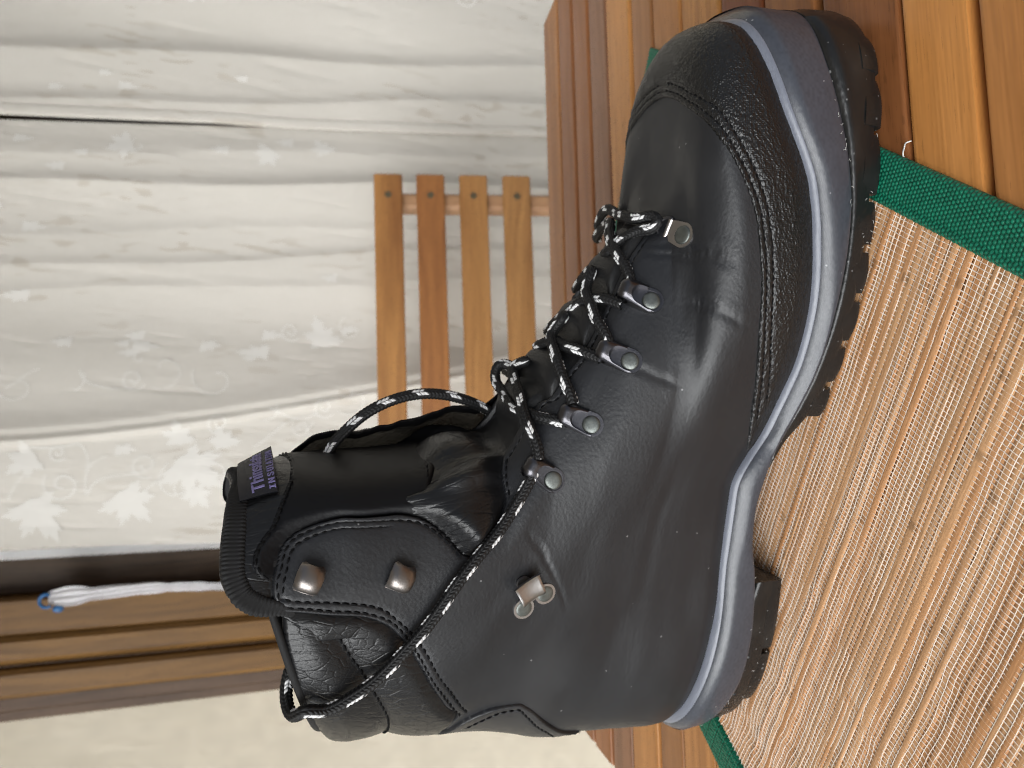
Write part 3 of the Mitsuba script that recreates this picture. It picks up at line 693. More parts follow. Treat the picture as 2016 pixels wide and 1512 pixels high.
# ---------------------------------------------------------------- slatted table
TW = [((0.4283, 0.1889, 0.0627), (0.242, 0.0939, 0.0282)), ((0.3116, 0.1258, 0.0486), (0.1694, 0.0619, 0.0221)), ((0.3505, 0.1429, 0.054), (0.1937, 0.0704, 0.0252)), ((0.2985, 0.1429, 0.0757), (0.1694, 0.0768, 0.0402)), ((0.5452, 0.2517, 0.0809), (0.3267, 0.1333, 0.0363)), ((0.3505, 0.1602, 0.0627), (0.2056, 0.0874, 0.0322)), ((0.4672, 0.2116, 0.0702), (0.2662, 0.1067, 0.0322)), ((0.4672, 0.2174, 0.0669), (0.2782, 0.1121, 0.0302)), ((0.1843, 0.0594, 0.0234), (0.097, 0.027, 0.0108)), ((0.2726, 0.1121, 0.0388), (0.1392, 0.049, 0.0171)), ((0.2143, 0.0801, 0.028), (0.103, 0.0341, 0.0111)), ((0.5971, 0.2688, 0.0809), (0.3752, 0.1494, 0.0363)), ((0.4932, 0.2174, 0.0702), (0.2904, 0.1153, 0.0322))]
for i, (a, b) in enumerate(TW):
    mat(f'plank_wood_{i}', wood(a, b, 31.0 + 2.3 * i, False, 0.27, 0.5))
TB = 'slatted_table'
tag(TB, 'varnished table of brown wooden slats under the bamboo placemat', 'table')
PE = [0.5609, 0.5310, 0.5048, 0.4775, 0.4495, 0.4159, 0.3891, 0.3583, 0.3214, 0.2876, 0.2516, 0.2096, 0.1800, 0.148, 0.116, 0.084, 0.052, 0.020, -0.012, -0.044]
GAPS = [0.0028, 0.0006, 0.0030, 0.0028, 0.0008, 0.0030, 0.0010, 0.0012, 0.0014, 0.0016, 0.0050, 0.0012, 0.0034, 0.003, 0.003, 0.003, 0.003, 0.003, 0.003, 0.003]


def table_end(a, side):
    if side > 0:
        return float(np.interp(a, [0.40, 0.50, 0.536, 0.552, 0.562], [0.385, 0.383, 0.3735, 0.369, 0.364]))
    return float(np.interp(a, [0.40, 0.45, 0.478, 0.50, 0.52, 0.54, 0.562], [-0.212, -0.210, -0.2056, -0.2005, -0.1965, -0.190, -0.178]))


for i in range(len(PE) - 1):
    a1, a0 = PE[i] - GAPS[i] / 2 * (i > 0), PE[i + 1] + GAPS[i + 1] / 2
    r = 0.0022
    prof = [(a0, -0.018), (a0, -r), (a0 + 0.3 * r, -0.3 * r), (a0 + r, 0.0), (a1 - r, 0.0), (a1 - 0.3 * r, -0.3 * r), (a1, -r), (a1, -0.018)]
    rings = []
    for side in (-1, 1):
        e0, e1 = table_end(a0, side), table_end(a1, side)
        for inset, dz in ((0.0016, 0), (0, 1)):
            ringv = []
            for a, z in prof:
                e = e0 + (e1 - e0) * (a - a0) / (a1 - a0)
                ringv.append((e - side * (0.0016 if dz == 0 else 0.0), a, z - (0.0 if dz == 0 else 0.0016 * (z > -0.01))))
            rings.append(np.array(ringv))
    R = np.array([rings[1], rings[0], rings[2], rings[3]])
    n_ = len(prof)
    mid_rows = [R[1] + (R[2] - R[1]) * u for u in np.linspace(0, 1, 12)]
    warp = 0.0004 * np.sin(np.linspace(0, 5, 12) + i)
    for q, w_ in zip(mid_rows, warp):
        q[:, 1] += w_
    R = np.array([R[0]] + mid_rows + [R[3]])
    m = grid_mesh(R, closed_v=True)
    c0, c1 = len(m.vertices), len(m.vertices) + 1
    v = np.vstack([m.vertices, R[0].mean(0), R[-1].mean(0)])
    k = np.arange(n_)
    last = (len(R) - 1) * n_
    f = np.vstack([m.faces, np.stack([k * 0 + c0, (k + 1) % n_, k], 1), np.stack([k * 0 + c1, last + k, last + (k + 1) % n_], 1)])
    m = trimesh.Trimesh(W(*v.T), f, process=False)
    trimesh.repair.fix_normals(m)
    obj(numbered(TB + '__plank'), m, f'plank_wood_{min(i, 12) if i < 13 else (3, 11, 6, 12, 9, 4)[i % 6]}', 25)
mat('table_rail_wood', wood((0.20, 0.095, 0.036), (0.11, 0.045, 0.018), 77.0))
for l in (-0.12, 0.30):
    m = bevel_box(0.045, 0.58, 0.022, 0.003)
    m.vertices = W(*(m.vertices + [l, 0.256, -0.0292]).T)
    obj(numbered(TB + '__rail'), m, 'table_rail_wood', 30)
    for a in (0.02, 0.50):
        m = bevel_box(0.03, 0.045, TABLE_H - 0.042, 0.003)
        m.vertices = W(*(m.vertices + [l, a, -0.0405 - (TABLE_H - 0.042) / 2]).T)
        obj(numbered(TB + '__leg'), m, 'table_rail_wood', 30)

# ---------------------------------------------------------------- bamboo placemat
MC = np.array([0.2075, 0.4105])                              # far right corner
MS = np.array([math.cos(math.radians(156.5)), math.sin(math.radians(156.5))])   # along the bamboo sticks
MD = np.array([math.cos(math.radians(-122.3)), math.sin(math.radians(-122.3))])  # towards the camera
ML, MW = float(np.linalg.solve(np.stack([MS, MD], 1), np.array([-0.1795, 0.3520]) - MC)[0]), 0.45
PM = 'bamboo_placemat'
tag(PM, 'bamboo stick placemat under white gauze with a green woven border', 'placemat')


def mat_z(u, v):
    """gentle waves of the mat: u along the sticks from the right edge, v towards the camera"""
    h = 0.0004 + 0.0012 * np.exp(-((u - 0.245) / 0.035) ** 2) * (0.6 + 0.4 * np.sin(v * 60)) * np.clip((v - 0.14) / 0.08, 0, 1)
    return h + 0.0002 * np.sin(u * 70 + v * 25) * np.clip(v / 0.05, 0, 1)


def mat_pt(u, v, z):
    u, v, z = np.broadcast_arrays(*map(lambda x: np.asarray(x, float), (u, v, z)))
    bow = 0.016 * np.clip((v - 0.16) / 0.2, 0, 1.4) ** 1.6 * np.clip((u - 0.15) / 0.15, 0, 1)
    xy = MC + (u + bow)[..., None] * MS + v[..., None] * MD
    return np.concatenate([xy, (z + mat_z(u, v))[..., None]], -1)


BWID = 0.0192                                                # visible width of the border


def stick_tex(base, dark, seed):
    def color(p, n, uv):
        g = noise(uv.x * 160, uv.y * 5200 + seed, seed)
        b = fbm(uv.x * 22 + seed, uv.y * 400, seed * 2, 2)
        node = smoothstep(0.9982, 0.9996, dr.sin(uv.x * 26 + 40 * cell_rand(dr.floor(uv.y * 290), 3, 1)))
        tone = 0.86 + 0.26 * cell_rand(dr.floor(uv.y * 290), 5, 2)
        return mix(base, dark, dr.clip(0.55 * g + 0.6 * b - 0.1, 0, 1)) * tone * (1 - 0.30 * node)
    return color


def stick_relief(p, n, uv):
    return noise(uv.x * 200, uv.y * 6000, 1.0)


SV = [((0.5619, 0.3027, 0.1461), (0.4436, 0.2146, 0.0918)), ((0.6151, 0.3523, 0.1826), (0.485, 0.2555, 0.1168)), ((0.5087, 0.2642, 0.12), (0.4021, 0.1817, 0.0709)), ((0.5796, 0.3357, 0.1721), (0.4612, 0.2445, 0.1126))]
for i, (a, b) in enumerate(SV):
    mat(f'bamboo_{i}', bump(stick_relief, 0.00012, pr(proc(stick_tex(a, b, 3.0 * i + 1)), 0.5, 0.4), 3e-4))
rs = np.random.default_rng(11)
v0, nst = BWID - 0.004, 0
STICK_TOP = []
while v0 < MW and nst < 210:
    w_ = float(rs.choice([0.0017, 0.0022, 0.0027, 0.0034, 0.0043], p=[0.14, 0.24, 0.28, 0.22, 0.12]))
    th = float(rs.uniform(0.0007, 0.0013))
    us = np.linspace(0.006, ML - 0.006, 26)
    wob = 0.00035 * (meshkit.noise(np.stack([us * 25, us * 0 + nst, us * 0], 1), 3) - 0.5) + rs.uniform(-0.0003, 0.0003) * (us / ML - 0.5)
    zz = 0.0003 * (meshkit.noise(np.stack([us * 18, us * 0 + nst, us * 0 + 4], 1), 3) - 0.3)
    prof = [(-0.5, 0.55), (-0.45, 0.80), (-0.22, 1.0), (0.22, 1.0), (0.45, 0.80), (0.5, 0.55)]
    V = np.stack([mat_pt(us, v0 + w_ / 2 + wob + x * w_ * 1.05, np.maximum(0.0002 + y * th + zz * (y > 0), 0.0001)) for x, y in prof], 1)
    m = grid_mesh(V)
    m.fix_normals()
    if m.face_normals[:, 2].mean() < 0:
        m.invert()
    uvs = np.stack([np.repeat(us, len(prof)), np.tile(v0 + w_ / 2 + np.array([x for x, y in prof]) * w_ * 0.9, len(us))], 1)
    obj(numbered(PM + '__stick'), m, f'bamboo_{int(rs.integers(4))}', True, uv=uvs)
    STICK_TOP.append((v0, v0 + w_, th))
    v0 += w_ + rs.uniform(0.0, 0.00008)
    nst += 1
V_END = v0
# gauze: fine white threads both ways
mat('gauze_thread', pr((0.84, 0.74, 0.63), 0.7, 0.3))
tv = np.array([x[0] for x in STICK_TOP] + [V_END])
tz = np.array([x[2] for x in STICK_TOP] + [0.001])


def stick_z(v):
    i = np.clip(np.searchsorted(tv, v) - 1, 0, len(tz) - 1)
    return tz[i]


from scipy.ndimage import maximum_filter1d, gaussian_filter1d
vg = np.arange(0, MW + 0.02, 0.0002)
zg = gaussian_filter1d(maximum_filter1d(stick_z(vg), 9), 3)
threads = []


def ribbon(P, w):
    """a thin three-sided thread"""
    t = np.gradient(P, axis=0)
    t /= np.linalg.norm(t, axis=1, keepdims=True) + 1e-12
    s = np.cross(t, [0, 0, 1.0])
    return grid_mesh(np.stack([P - s * w, P + [0, 0, w * 1.1], P + s * w], 1))


def gauze(u, v, k):
    """waves of the loose gauze, stronger at the far left"""
    wv = np.clip((u - 0.12) / 0.2, 0, 1.2) ** 1.2 * np.clip((v - 0.04) / 0.12, 0.15, 1)
    q = np.stack([u * 42, v * 26, 0 * u], -1)
    return (0.0022 + 0.0120 * wv) * (meshkit.fbm(q, 3, k) - 0.5)


thread_k = 0
for v_ in np.arange(BWID - 0.004, V_END - 0.002, 0.00235):
    us = np.arange(0.008, ML - 0.008, 0.0015)
    jit = rs.uniform(-0.0003, 0.0003)
    dv = gauze(us, v_ + 0 * us, 8) + jit
    lift = 0.00010 + 0.0006 * np.clip((us - 0.2) / 0.08, 0, 1) * meshkit.noise(np.stack([us * 60, us * 0 + v_ * 90, us * 0], 1), 6)
    threads.append(ribbon(mat_pt(us, v_ + dv, np.interp(v_ + dv, vg, zg) + lift), 0.00016))
for u_ in np.arange(0.009, ML - 0.006, 0.00192):
    vs = np.arange(BWID - 0.004, V_END - 0.002, 0.0009)
    jit = rs.uniform(-0.0002, 0.0002)
    du = 0.8 * gauze(u_ + 0 * vs, vs, 9) + jit
    threads.append(ribbon(mat_pt(u_ + du, vs, np.interp(vs, vg, zg) + 0.00010), 0.00020))
gz = cat(threads)
obj(PM + '__gauze_threads', gz, 'gauze_thread', True)
labels[PM + '__gauze_threads'] = {'kind': 'stuff', 'label': 'fine white gauze threads over the sticks'}

# green border: webbing folded over the edge, woven in small raised cells
mat('green_webbing', pr({'type': 'mesh_attribute', 'name': 'vertex_color'}, 0.42, 0.5, sheen=0.4))


def webbing(path_uv, inward, width, fine):
    """path_uv: (n, 2) outer edge in mat coordinates; inward: unit vector in (u, v)"""
    P = np.array(path_uv, float)
    ln = np.linalg.norm(P[-1] - P[0])
    n1 = int(ln / (0.00030 if fine else 0.0006))
    n2 = int(width / (0.00026 if fine else 0.0006))
    a, b = np.meshgrid(np.linspace(0, 1, n1), np.linspace(-0.05, 1, n2), indexing='ij')
    uv0 = P[0] + (P[-1] - P[0]) * a[..., None]
    x, y = a * ln, np.clip(b, 0, 1) * width
    cell = 0.00165
    i, j = np.floor(x / cell), np.floor(y / cell + 0.5 * (np.floor(x / cell) % 2))
    fx, fy = x / cell - i, y / cell + 0.5 * (i % 2) - j
    dome_ = (np.sin(np.pi * fx) * np.sin(np.pi * fy)) ** 0.55
    edge_ = np.clip(np.sin(np.pi * np.clip(b, 0, 1)) * 3.2, 0, 1) ** 0.5
    crease = np.exp(-((b - 0.80) / 0.03) ** 2)
    z = 0.0005 + 0.0022 * edge_ + 0.0006 * dome_ - 0.0006 * crease
    z = np.where(b < 0, 0.0002, z)
    q = uv0 + np.array(inward) * y[..., None]
    V = mat_pt(q[..., 0], q[..., 1], z)
    m = grid_mesh(V)
    if m.face_normals[:, 2].mean() < 0:
        m.invert()
    r1 = np.random.default_rng(3).uniform(0.85, 1.15, (int(i.max()) + 2, int(j.max()) + 3))
    tone = r1[i.astype(int), j.astype(int)] * (0.25 + 0.75 * dome_)  # shade in the gaps between raised cells is put into the colour
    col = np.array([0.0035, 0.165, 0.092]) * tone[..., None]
    return m, col.reshape(-1, 3)


for path, inw, fine in (([(0.0, 0.0), (0.0, MW)], (1, 0), True), ([(0.0, 0.0), (ML, 0.0)], (0, 1), False), ([(ML, 0.0), (ML, MW)], (-1, 0), False), ([(0.0, MW), (ML, MW)], (0, -1), False)):
    m, col = webbing(path, inw, BWID, fine)
    if path[0][1] == path[1][1]:
        m.vertices[:, 2] += 0.0012
    obj(numbered(PM + '__border'), m, 'green_webbing', True, color=col)

# a curled end of thread by the border, and lint on boot and table
p0 = THREAD_AT
q = np.array([[-0.002, 0.001, 0.001], [0.0, 0.0, 0.0025], [0.003, 0.0006, 0.001], [0.0035, -0.002, 0.003], [0.0042, -0.0035, 0.0015]]) * 0.8 + p0
obj('thread_end', tube(resample(q, 0.0003)[0], 0.00028, 6), 'white_lint', True)
tag('thread_end', 'tiny curled white thread end on the table beside the green border', 'thread')


# ---------------------------------------------------------------- the boot
B = 'hiking_boot'
tag(B, 'black leather hiking boot with loosened speckled laces standing on the bamboo placemat', 'boot')
SA, SB = 0.22, 0.20                                        # metres per unit of s and t


def nearpath(name):
    return [tuple(x) for x in TABLES[name]]


def mirror(pts):
    return [(-s, t) for s, t in pts]


def line_ab(pts):
    return LineString([(s * SA, t * SB) for s, t in pts])


def smooth_path(pts, n=120):
    p = np.array(pts, float)
    d = np.r_[0, np.cumsum(np.linalg.norm(np.diff(p * [SA, SB], axis=0), axis=1))]
    keep = np.r_[True, np.diff(d) > 1e-6]
    f = PchipInterpolator(d[keep], p[keep])
    return [tuple(x) for x in f(np.linspace(0, d[-1], n))]


def patch(key, ring, bsdf, lift=0.0, thick=0.0015, edge=0.0013, step=0.0021, grooves=(), relief=None, skirt=0.0007, uv=True, smooth=True, sole_fade=False, under=None, under_h=-0.0008, refine=()):
    """a piece of leather lying on the shell: its outline in (s, t), rounded edge, stitch grooves and any relief"""
    poly = Polygon([(s * SA, t * SB) for s, t in ring]).buffer(0)
    if poly.geom_type != 'Polygon':
        poly = max(poly.geoms, key=lambda g: g.area)
    poly = poly.simplify(0.0001)
    pts = [np.array(poly.segmentize(0.0008).exterior.coords)[:-1]]
    for d in (0.25 * edge, 0.6 * edge, edge):
        g = poly.buffer(-d)
        for q in getattr(g, 'geoms', [g]):
            if not q.is_empty:
                pts.append(np.array(q.segmentize(0.0011).exterior.coords)[:-1])
    x0, y0, x1, y1 = poly.bounds
    xs, ys = np.meshgrid(np.arange(x0, x1, step), np.arange(y0, y1, step * 0.87))
    xs = xs + (np.arange(len(ys)) % 2)[:, None] * step * 0.5
    g = np.stack([xs.ravel(), ys.ravel()], 1)
    ins = shapely.contains_xy(poly.buffer(-edge - 0.35 * step), g[:, 0], g[:, 1])
    pts.append(g[ins])
    for path, gw, gd in grooves:
        ln = line_ab(path)
        for off in (-1.0, -0.5, 0.0, 0.5, 1.0):
            q = ln.parallel_offset(abs(off) * gw, 'left' if off > 0 else 'right') if off else ln
            for h in getattr(q, 'geoms', [q]):
                if not h.is_empty:
                    c = np.array(h.segmentize(0.0012).coords)
                    pts.append(c[shapely.contains_xy(poly.buffer(-edge * 0.9), c[:, 0], c[:, 1])])
    for path in refine:
        ln = line_ab(path)
        for off in (-2.6, -1.8, -1.2, -0.7, -0.3, 0, 0.3, 0.7, 1.2, 1.8, 2.6):
            q = ln.parallel_offset(abs(off) * 0.001, 'left' if off > 0 else 'right') if off else ln
            for h in getattr(q, 'geoms', [q]):
                if not h.is_empty:
                    c = np.array(h.segmentize(0.0009).coords)
                    pts.append(c[shapely.contains_xy(poly.buffer(-edge * 0.9), c[:, 0], c[:, 1])])
    nb = len(pts[0])
    P = np.vstack(pts)
    tri = Delaunay(P).simplices
    cen = P[tri].mean(1)
    tri = tri[shapely.contains_xy(poly, cen[:, 0], cen[:, 1])]
    a = P[tri]
    area = np.cross(a[:, 1] - a[:, 0], a[:, 2] - a[:, 0])
    tri = tri[np.abs(area) > 1e-12]
    area = area[np.abs(area) > 1e-12]
    d = shapely.distance(shapely.points(P), poly.exterior)
    h = thick * np.sqrt(np.clip(1 - (1 - np.clip(d / edge, 0, 1)) ** 2, 0, 1))
    for path, gw, gd in grooves:
        dist = shapely.distance(shapely.points(P), line_ab(path))
        h = h - gd * np.exp(-(dist / gw) ** 2 * 1.6)
    s, t = P[:, 0] / SA, P[:, 1] / SB
    if sole_fade:
        h = h * np.clip(0.2 + t / 0.05, 0.2, 1)
        lift = lift * np.clip(0.2 + t / 0.05, 0.2, 1)
    h = h + lift
    if relief is not None:
        h = h + relief(s, t, P, d)
    if under is not None:
        inside = shapely.contains_xy(under.buffer(-0.0012), P[:, 0], P[:, 1])
        near_ = np.clip(shapely.distance(shapely.points(P), under) / 0.003, 0, 1)
        h = np.where(inside, np.minimum(h, under_h), np.where(near_ < 1, np.minimum(h, under_h + 0.0012 + (h - under_h - 0.0012) * near_), h))
    h[:nb] -= skirt
    p, n = shell_frame(s, t)
    tri = np.where((area > 0)[:, None], tri, tri[:, ::-1])
    V = to_world(p + n * h[:, None])
    m = trimesh.Trimesh(V, tri, process=False)
    # the winding must agree with the shell's outward normal
    if ((m.face_normals * to_dir(n)[tri[:, 0]]).sum(1)).mean() < 0:
        m = trimesh.Trimesh(V, tri[:, ::-1], process=False)
    if uv:
        obj(key, m, bsdf, True, uv=P * [1.0, 1.0])
    else:
        obj(key, m, bsdf, smooth)
    return m


def to_dir(v):
    v = np.asarray(v, float)
    return v[..., :1] * BU + v[..., 1:2] * BN + v[..., 2:3] * np.array([0, 0, 1.0])


def on_shell(path, lift):
    p = np.array(path, float)
    q, n = shell_frame(p[:, 0], p[:, 1])
    return to_world(q + n * np.reshape(lift, (-1, 1))), to_dir(n)


STITCHES = []


def stitch_row(path, lift, pitch=0.0033, length=0.0024, r=0.00042, both=True):
    for pts in ((path, mirror(path)) if both else (path,)):
        P, N = on_shell(smooth_path(pts, 400), lift)
        d = np.r_[0, np.cumsum(np.linalg.norm(np.diff(P, axis=0), axis=1))]
        at = lambda x: np.stack([np.interp(x, d, P[:, k]) for k in range(3)], -1)
        nn = lambda x: np.stack([np.interp(x, d, N[:, k]) for k in range(3)], -1)
        for x in np.arange(0.001, d[-1] - length, pitch):
            y = x + np.linspace(0, length * rng.uniform(0.9, 1.08), 6)
            Q = at(y)
            side = np.cross(at(x + length) - at(x), nn(x))
            side /= np.linalg.norm(side) + 1e-12
            rad = r * np.sin(np.linspace(0.25, np.pi - 0.25, 6)) ** 0.5
            Q = Q + nn(y) * (r * 0.9 * np.sin(np.linspace(0, np.pi, 6)) - 0.3 * r)[:, None] + side * np.linspace(-1, 1, 6)[:, None] * r * 0.45
            STITCHES.append(tube(Q, rad, 5))


def puff(P, d, lines, amp, w):
    k = d.copy()
    for ln in lines:
        k = np.minimum(k, shapely.distance(shapely.points(P), line_ab(ln)))
    return amp * (1 - np.exp(-k / w))


# --- the inner boot: lining, seen only over the collar
ss, tt = np.meshgrid(np.linspace(-1, 1, 121), np.r_[np.linspace(0.02, 1.0, 46)])
p, n = shell_frame(ss, tt)
inset = 0.0035 + 0.0015 * np.clip(tt, 0, 1)
obj(B + '__lining', grid_mesh(to_world(p - n * inset[..., None])), 'dark_lining', True)

# outline of the smooth leather upper (the pieces below tuck under it)
eye = [q for q in nearpath('EYESTAY') if q[0] > 0.06]
cuff, bk, strap = nearpath('CUFF'), nearpath('BACKEDGE'), nearpath('STRAP')
near = smooth_path([(0.0, 0.408), (0.03, 0.410), (0.055, 0.425)] + eye, 140) + smooth_path(cuff[1:], 120)[1:] + smooth_path(bk[:-1] + [(0.80, 0.715), (0.88, 0.705), (1.0, 0.70)], 120)[1:]
upper_ring = near + [(1.0, -0.03), (-1.0, -0.03)] + mirror(near)[::-1][:-1]
UPPER = Polygon([(s * SA, t * SB) for s, t in upper_ring]).buffer(0)
UPPER = UPPER if UPPER.geom_type == 'Polygon' else max(UPPER.geoms, key=lambda g: g.area)

# --- tongue: instep part under the laces, wrinkled gusset, high padded front with its webbing edge
def hump(s, t, P, d):
    h = 0 * s
    for c in TABLES['HUMPS']:
        h = h + 0.0046 * np.exp(-((t - c) / 0.022) ** 4)
    return h * np.exp(-(s / 0.17) ** 4) - 0.0010


ring = [(-0.36, 0.36), (0.36, 0.36), (0.36, 0.79), (-0.36, 0.79)]
patch(B + '__instep_tongue', ring, 'tongue_leather', 0.0, 0.001, relief=hump, under=UPPER)


def wrinkles(s, t, P, d):
    h = 0 * s
    for k, r in enumerate(TABLES['RIDGES']):
        for pth in (r, mirror(r)):
            dist = shapely.distance(shapely.points(P), line_ab(pth))
            h = h + (0.0046, 0.0052, 0.0040, 0.003, 0.003)[k] * np.exp(-(dist / 0.0046) ** 2)
    q = np.stack([s * 30, t * 60, 0 * s + 2], 1)
    return h + 0.0016 * (meshkit.fbm(q, 3, 5) - 0.5) - 0.001


ring = [(-0.44, 0.70), (0.44, 0.70), (0.44, 0.87), (-0.44, 0.87)]
patch(B + '__gusset', ring, 'grained_leather', 0.0, 0.001, step=0.0016, relief=wrinkles, under=UPPER)

top = [q for q in nearpath('TONGUE_TOP') if q[0] > 0.05]
top = [(0.0, top[0][1] - 0.004)] + top
top = smooth_path(top, 60)
TOP_MAX = top[-1]
ring = [(0.0, 0.76), (0.46, 0.76), (max(0.46, TOP_MAX[0] + 0.02), TOP_MAX[1] - 0.03)] + top[::-1]
ring = ring + mirror(ring[::-1])[1:-1]


def tongue_pad(s, t, P, d):
    return 0.0016 * (1 - np.exp(-d / 0.006)) + 0.0009 * (meshkit.fbm(np.stack([s * 22, t * 30, 0 * s], 1), 2, 9) - 0.5)


patch(B + '__tongue', ring, 'grained_leather', 0.0, 0.0012, relief=tongue_pad, step=0.002, under=UPPER)

# webbing bound over the tongue's edge: a flattened ribbed roll
bp = smooth_path([(s, t - 0.014) for s, t in top], 90)
bp = mirror(bp)[::-1] + bp[1:]
C0, N0 = on_shell(bp, 0.0016)
C1, _ = on_shell([(s, t + 0.01) for s, t in bp], 0.0016)
C0r, arc = resample(C0, 0.00028)
idx = np.linspace(0, len(C0) - 1, len(C0r))
Nn = np.stack([np.interp(idx, np.arange(len(C0)), N0[:, k]) for k in range(3)], 1)
tg = np.gradient(C0r, axis=0)
tg /= np.linalg.norm(tg, axis=1, keepdims=True)
Nn -= tg * (Nn * tg).sum(1, keepdims=True)
Nn /= np.linalg.norm(Nn, axis=1, keepdims=True)
Up = np.cross(Nn, tg)
if (Up[:, 2].mean()) < 0:
    Up = -Up
ang = np.arange(26) * 2 * np.pi / 26
rib = 0.00042 * np.abs(np.sin(np.pi * arc / 0.00145))[:, None] * (1 - 0.7 * (np.cos(ang)[None] > 0.96))
wob = 0.0004 * (meshkit.noise(np.stack([arc * 150, 0 * arc, 0 * arc], 1)) - 0.5)
ra, rb = 0.0012 + wob[:, None] + rib, 0.0036 + rib
tap_ = (0.25 + 0.75 * np.clip(np.minimum(arc, arc[-1] - arc) / 0.014, 0, 1) ** 0.7)[:, None]
ra, rb = ra * tap_, rb * tap_
V = C0r[:, None] + (ra * np.sign(np.cos(ang)) * np.abs(np.cos(ang)) ** 0.8)[..., None] * Nn[:, None] + (rb * np.sign(np.sin(ang)) * np.abs(np.sin(ang)) ** 0.8)[..., None] * Up[:, None]
m = grid_mesh(V, closed_v=True)
m.fix_normals()
obj(B + '__webbing_edge', m, 'black_fabric', True)
tag(B + '__webbing_edge', 'ribbed black webbing bound over the edge of the tongue')

# smooth leather panel on the tongue's front
pan = [q for q in nearpath('PANEL') if q[0] > 0.04]
pan = [(0.0, pan[0][1] - 0.003)] + pan + [(0.0, 0.802)]
ring = pan + mirror(pan[::-1])[1:-1]
sp = [q for q in nearpath('STITCH_PANEL') if q[0] > 0.03]
patch(B + '__tongue_panel', ring, 'panel_leather', 0.0022, 0.0012, grooves=[(smooth_path(sp), 0.0009, 0.0004)], under=UPPER)
stitch_row(sp, 0.0033)
stitch_row([q for q in nearpath('STITCH_PANEL2') if q[0] > 0.0], 0.0033)

# --- padded collar round the heel side
ct = nearpath('COLLAR_TOP')
topl = [(0.36, 0.985), (0.44, 0.993), (0.56, 0.996), (1.0, 0.998)]
ring = [(0.34, 0.58), (1.66, 0.58)] + [(2 - s, t) for s, t in topl] + topl[::-1]
seam = smooth_path(nearpath('PADSEAM')[0])
seam = seam + [(1.0, seam[-1][1] - 0.012)]
seam2 = [(s, t - 0.115) for s, t in seam if s > 0.5]
lines = [seam, [(2 - s, t) for s, t in seam]]
UNDER2 = unary_union([UPPER, shapely.affinity.translate(UPPER, 2 * SA, 0)])


def collar_pad(s, t, P, d):
    q = np.stack([s * 16, t * 20, 0 * s + 4], 1)
    return puff(P, np.minimum(d, 0.02), lines, 0.0034, 0.0065) + 0.0008 * (meshkit.fbm(q, 3, 2) - 0.5) - 0.0012


patch(B + '__padded_collar', ring, 'grained_leather', 0.0, 0.001, relief=collar_pad, step=0.0019, under=UNDER2)
stitch_row(seam, 0.0004)
# mesh lining rolled over the collar's rim
rim = [(s, t) for s, t in zip(np.linspace(0.38, 1.62, 160), np.full(160, 0.997))]
R0, _ = on_shell(rim, -0.0012)
R0, arc = resample(R0, 0.0004)
t_, A_, B_ = frames(R0)
ang = np.arange(20) * 2 * np.pi / 20
knit = 0.00018 * np.sin(np.pi * 2 * arc / 0.0013)[:, None] * np.sin(ang * 10)[None]
V = R0[:, None] + (np.interp(arc / arc[-1], [0, 0.2, 0.42, 0.58, 0.8, 1], [0.0014, 0.0017, 0.0034, 0.0034, 0.0017, 0.0014])[:, None] + knit)[..., None] * (np.cos(ang)[None, :, None] * A_[:, None] + np.sin(ang)[None, :, None] * B_[:, None])
m = grid_mesh(V, closed_v=True)
m.fix_normals()
obj(B + '__collar_rim', m, 'black_fabric', True)
tag(B + '__collar_rim', 'black mesh rim of the collar')

# --- vamp, quarter and hook panel: one smooth piece of leather with an open throat
sb1, sb2 = smooth_path(nearpath('STITCH_BACK')), smooth_path(nearpath('STITCH_BACK2'))
sc1, sc2 = smooth_path(nearpath('STITCH_CUFF')), smooth_path(nearpath('STITCH_CUFF2'))
se = smooth_path([q for q in nearpath('STITCH_EYE') if q[0] > 0.06])
CREASES = [smooth_path([tuple(q) for q in c], 30) for c in TABLES['CREASES']]   # worn folds in the leather


def vamp_relief(s, t, P, d):
    h = 0.0016 * (meshkit.fbm(np.stack([s * 9, t * 9, 0 * s], 1), 2, 3) - 0.5)
    for kc, c in enumerate(CREASES):
        ends = np.minimum(shapely.distance(shapely.points(P), Point(c[0][0] * SA, c[0][1] * SB)), shapely.distance(shapely.points(P), Point(c[-1][0] * SA, c[-1][1] * SB)))
        fade = np.clip(ends / 0.009, 0, 1) * (0.40 if kc in (5, 6) else 0.70)
        wv = 0.0005 * (meshkit.noise(np.stack([s * 90, t * 90, 0 * s + 1], 1)) - 0.5)
        dist = shapely.distance(shapely.points(P), line_ab(c)) + wv
        h = h - fade * 0.00050 * np.exp(-(dist / 0.0009) ** 2) + fade * 0.00018 * np.exp(-((dist - 0.0018) / 0.0012) ** 2)
    return h


G = []
for pth in (sb1, sb2, sc1, sc2, se):
    G += [(pth, 0.0008, 0.0005), (mirror(pth), 0.0008, 0.0005)]
patch(B + '__upper', upper_ring, 'leather', 0.0003, 0.0018, grooves=G, relief=vamp_relief, step=0.0019, refine=CREASES, sole_fade=True)
tag(B + '__upper', 'smooth matt black leather upper with faint creases')
for pth in (sb1, sb2, sc1, sc2, se):
    stitch_row(pth, 0.0018)

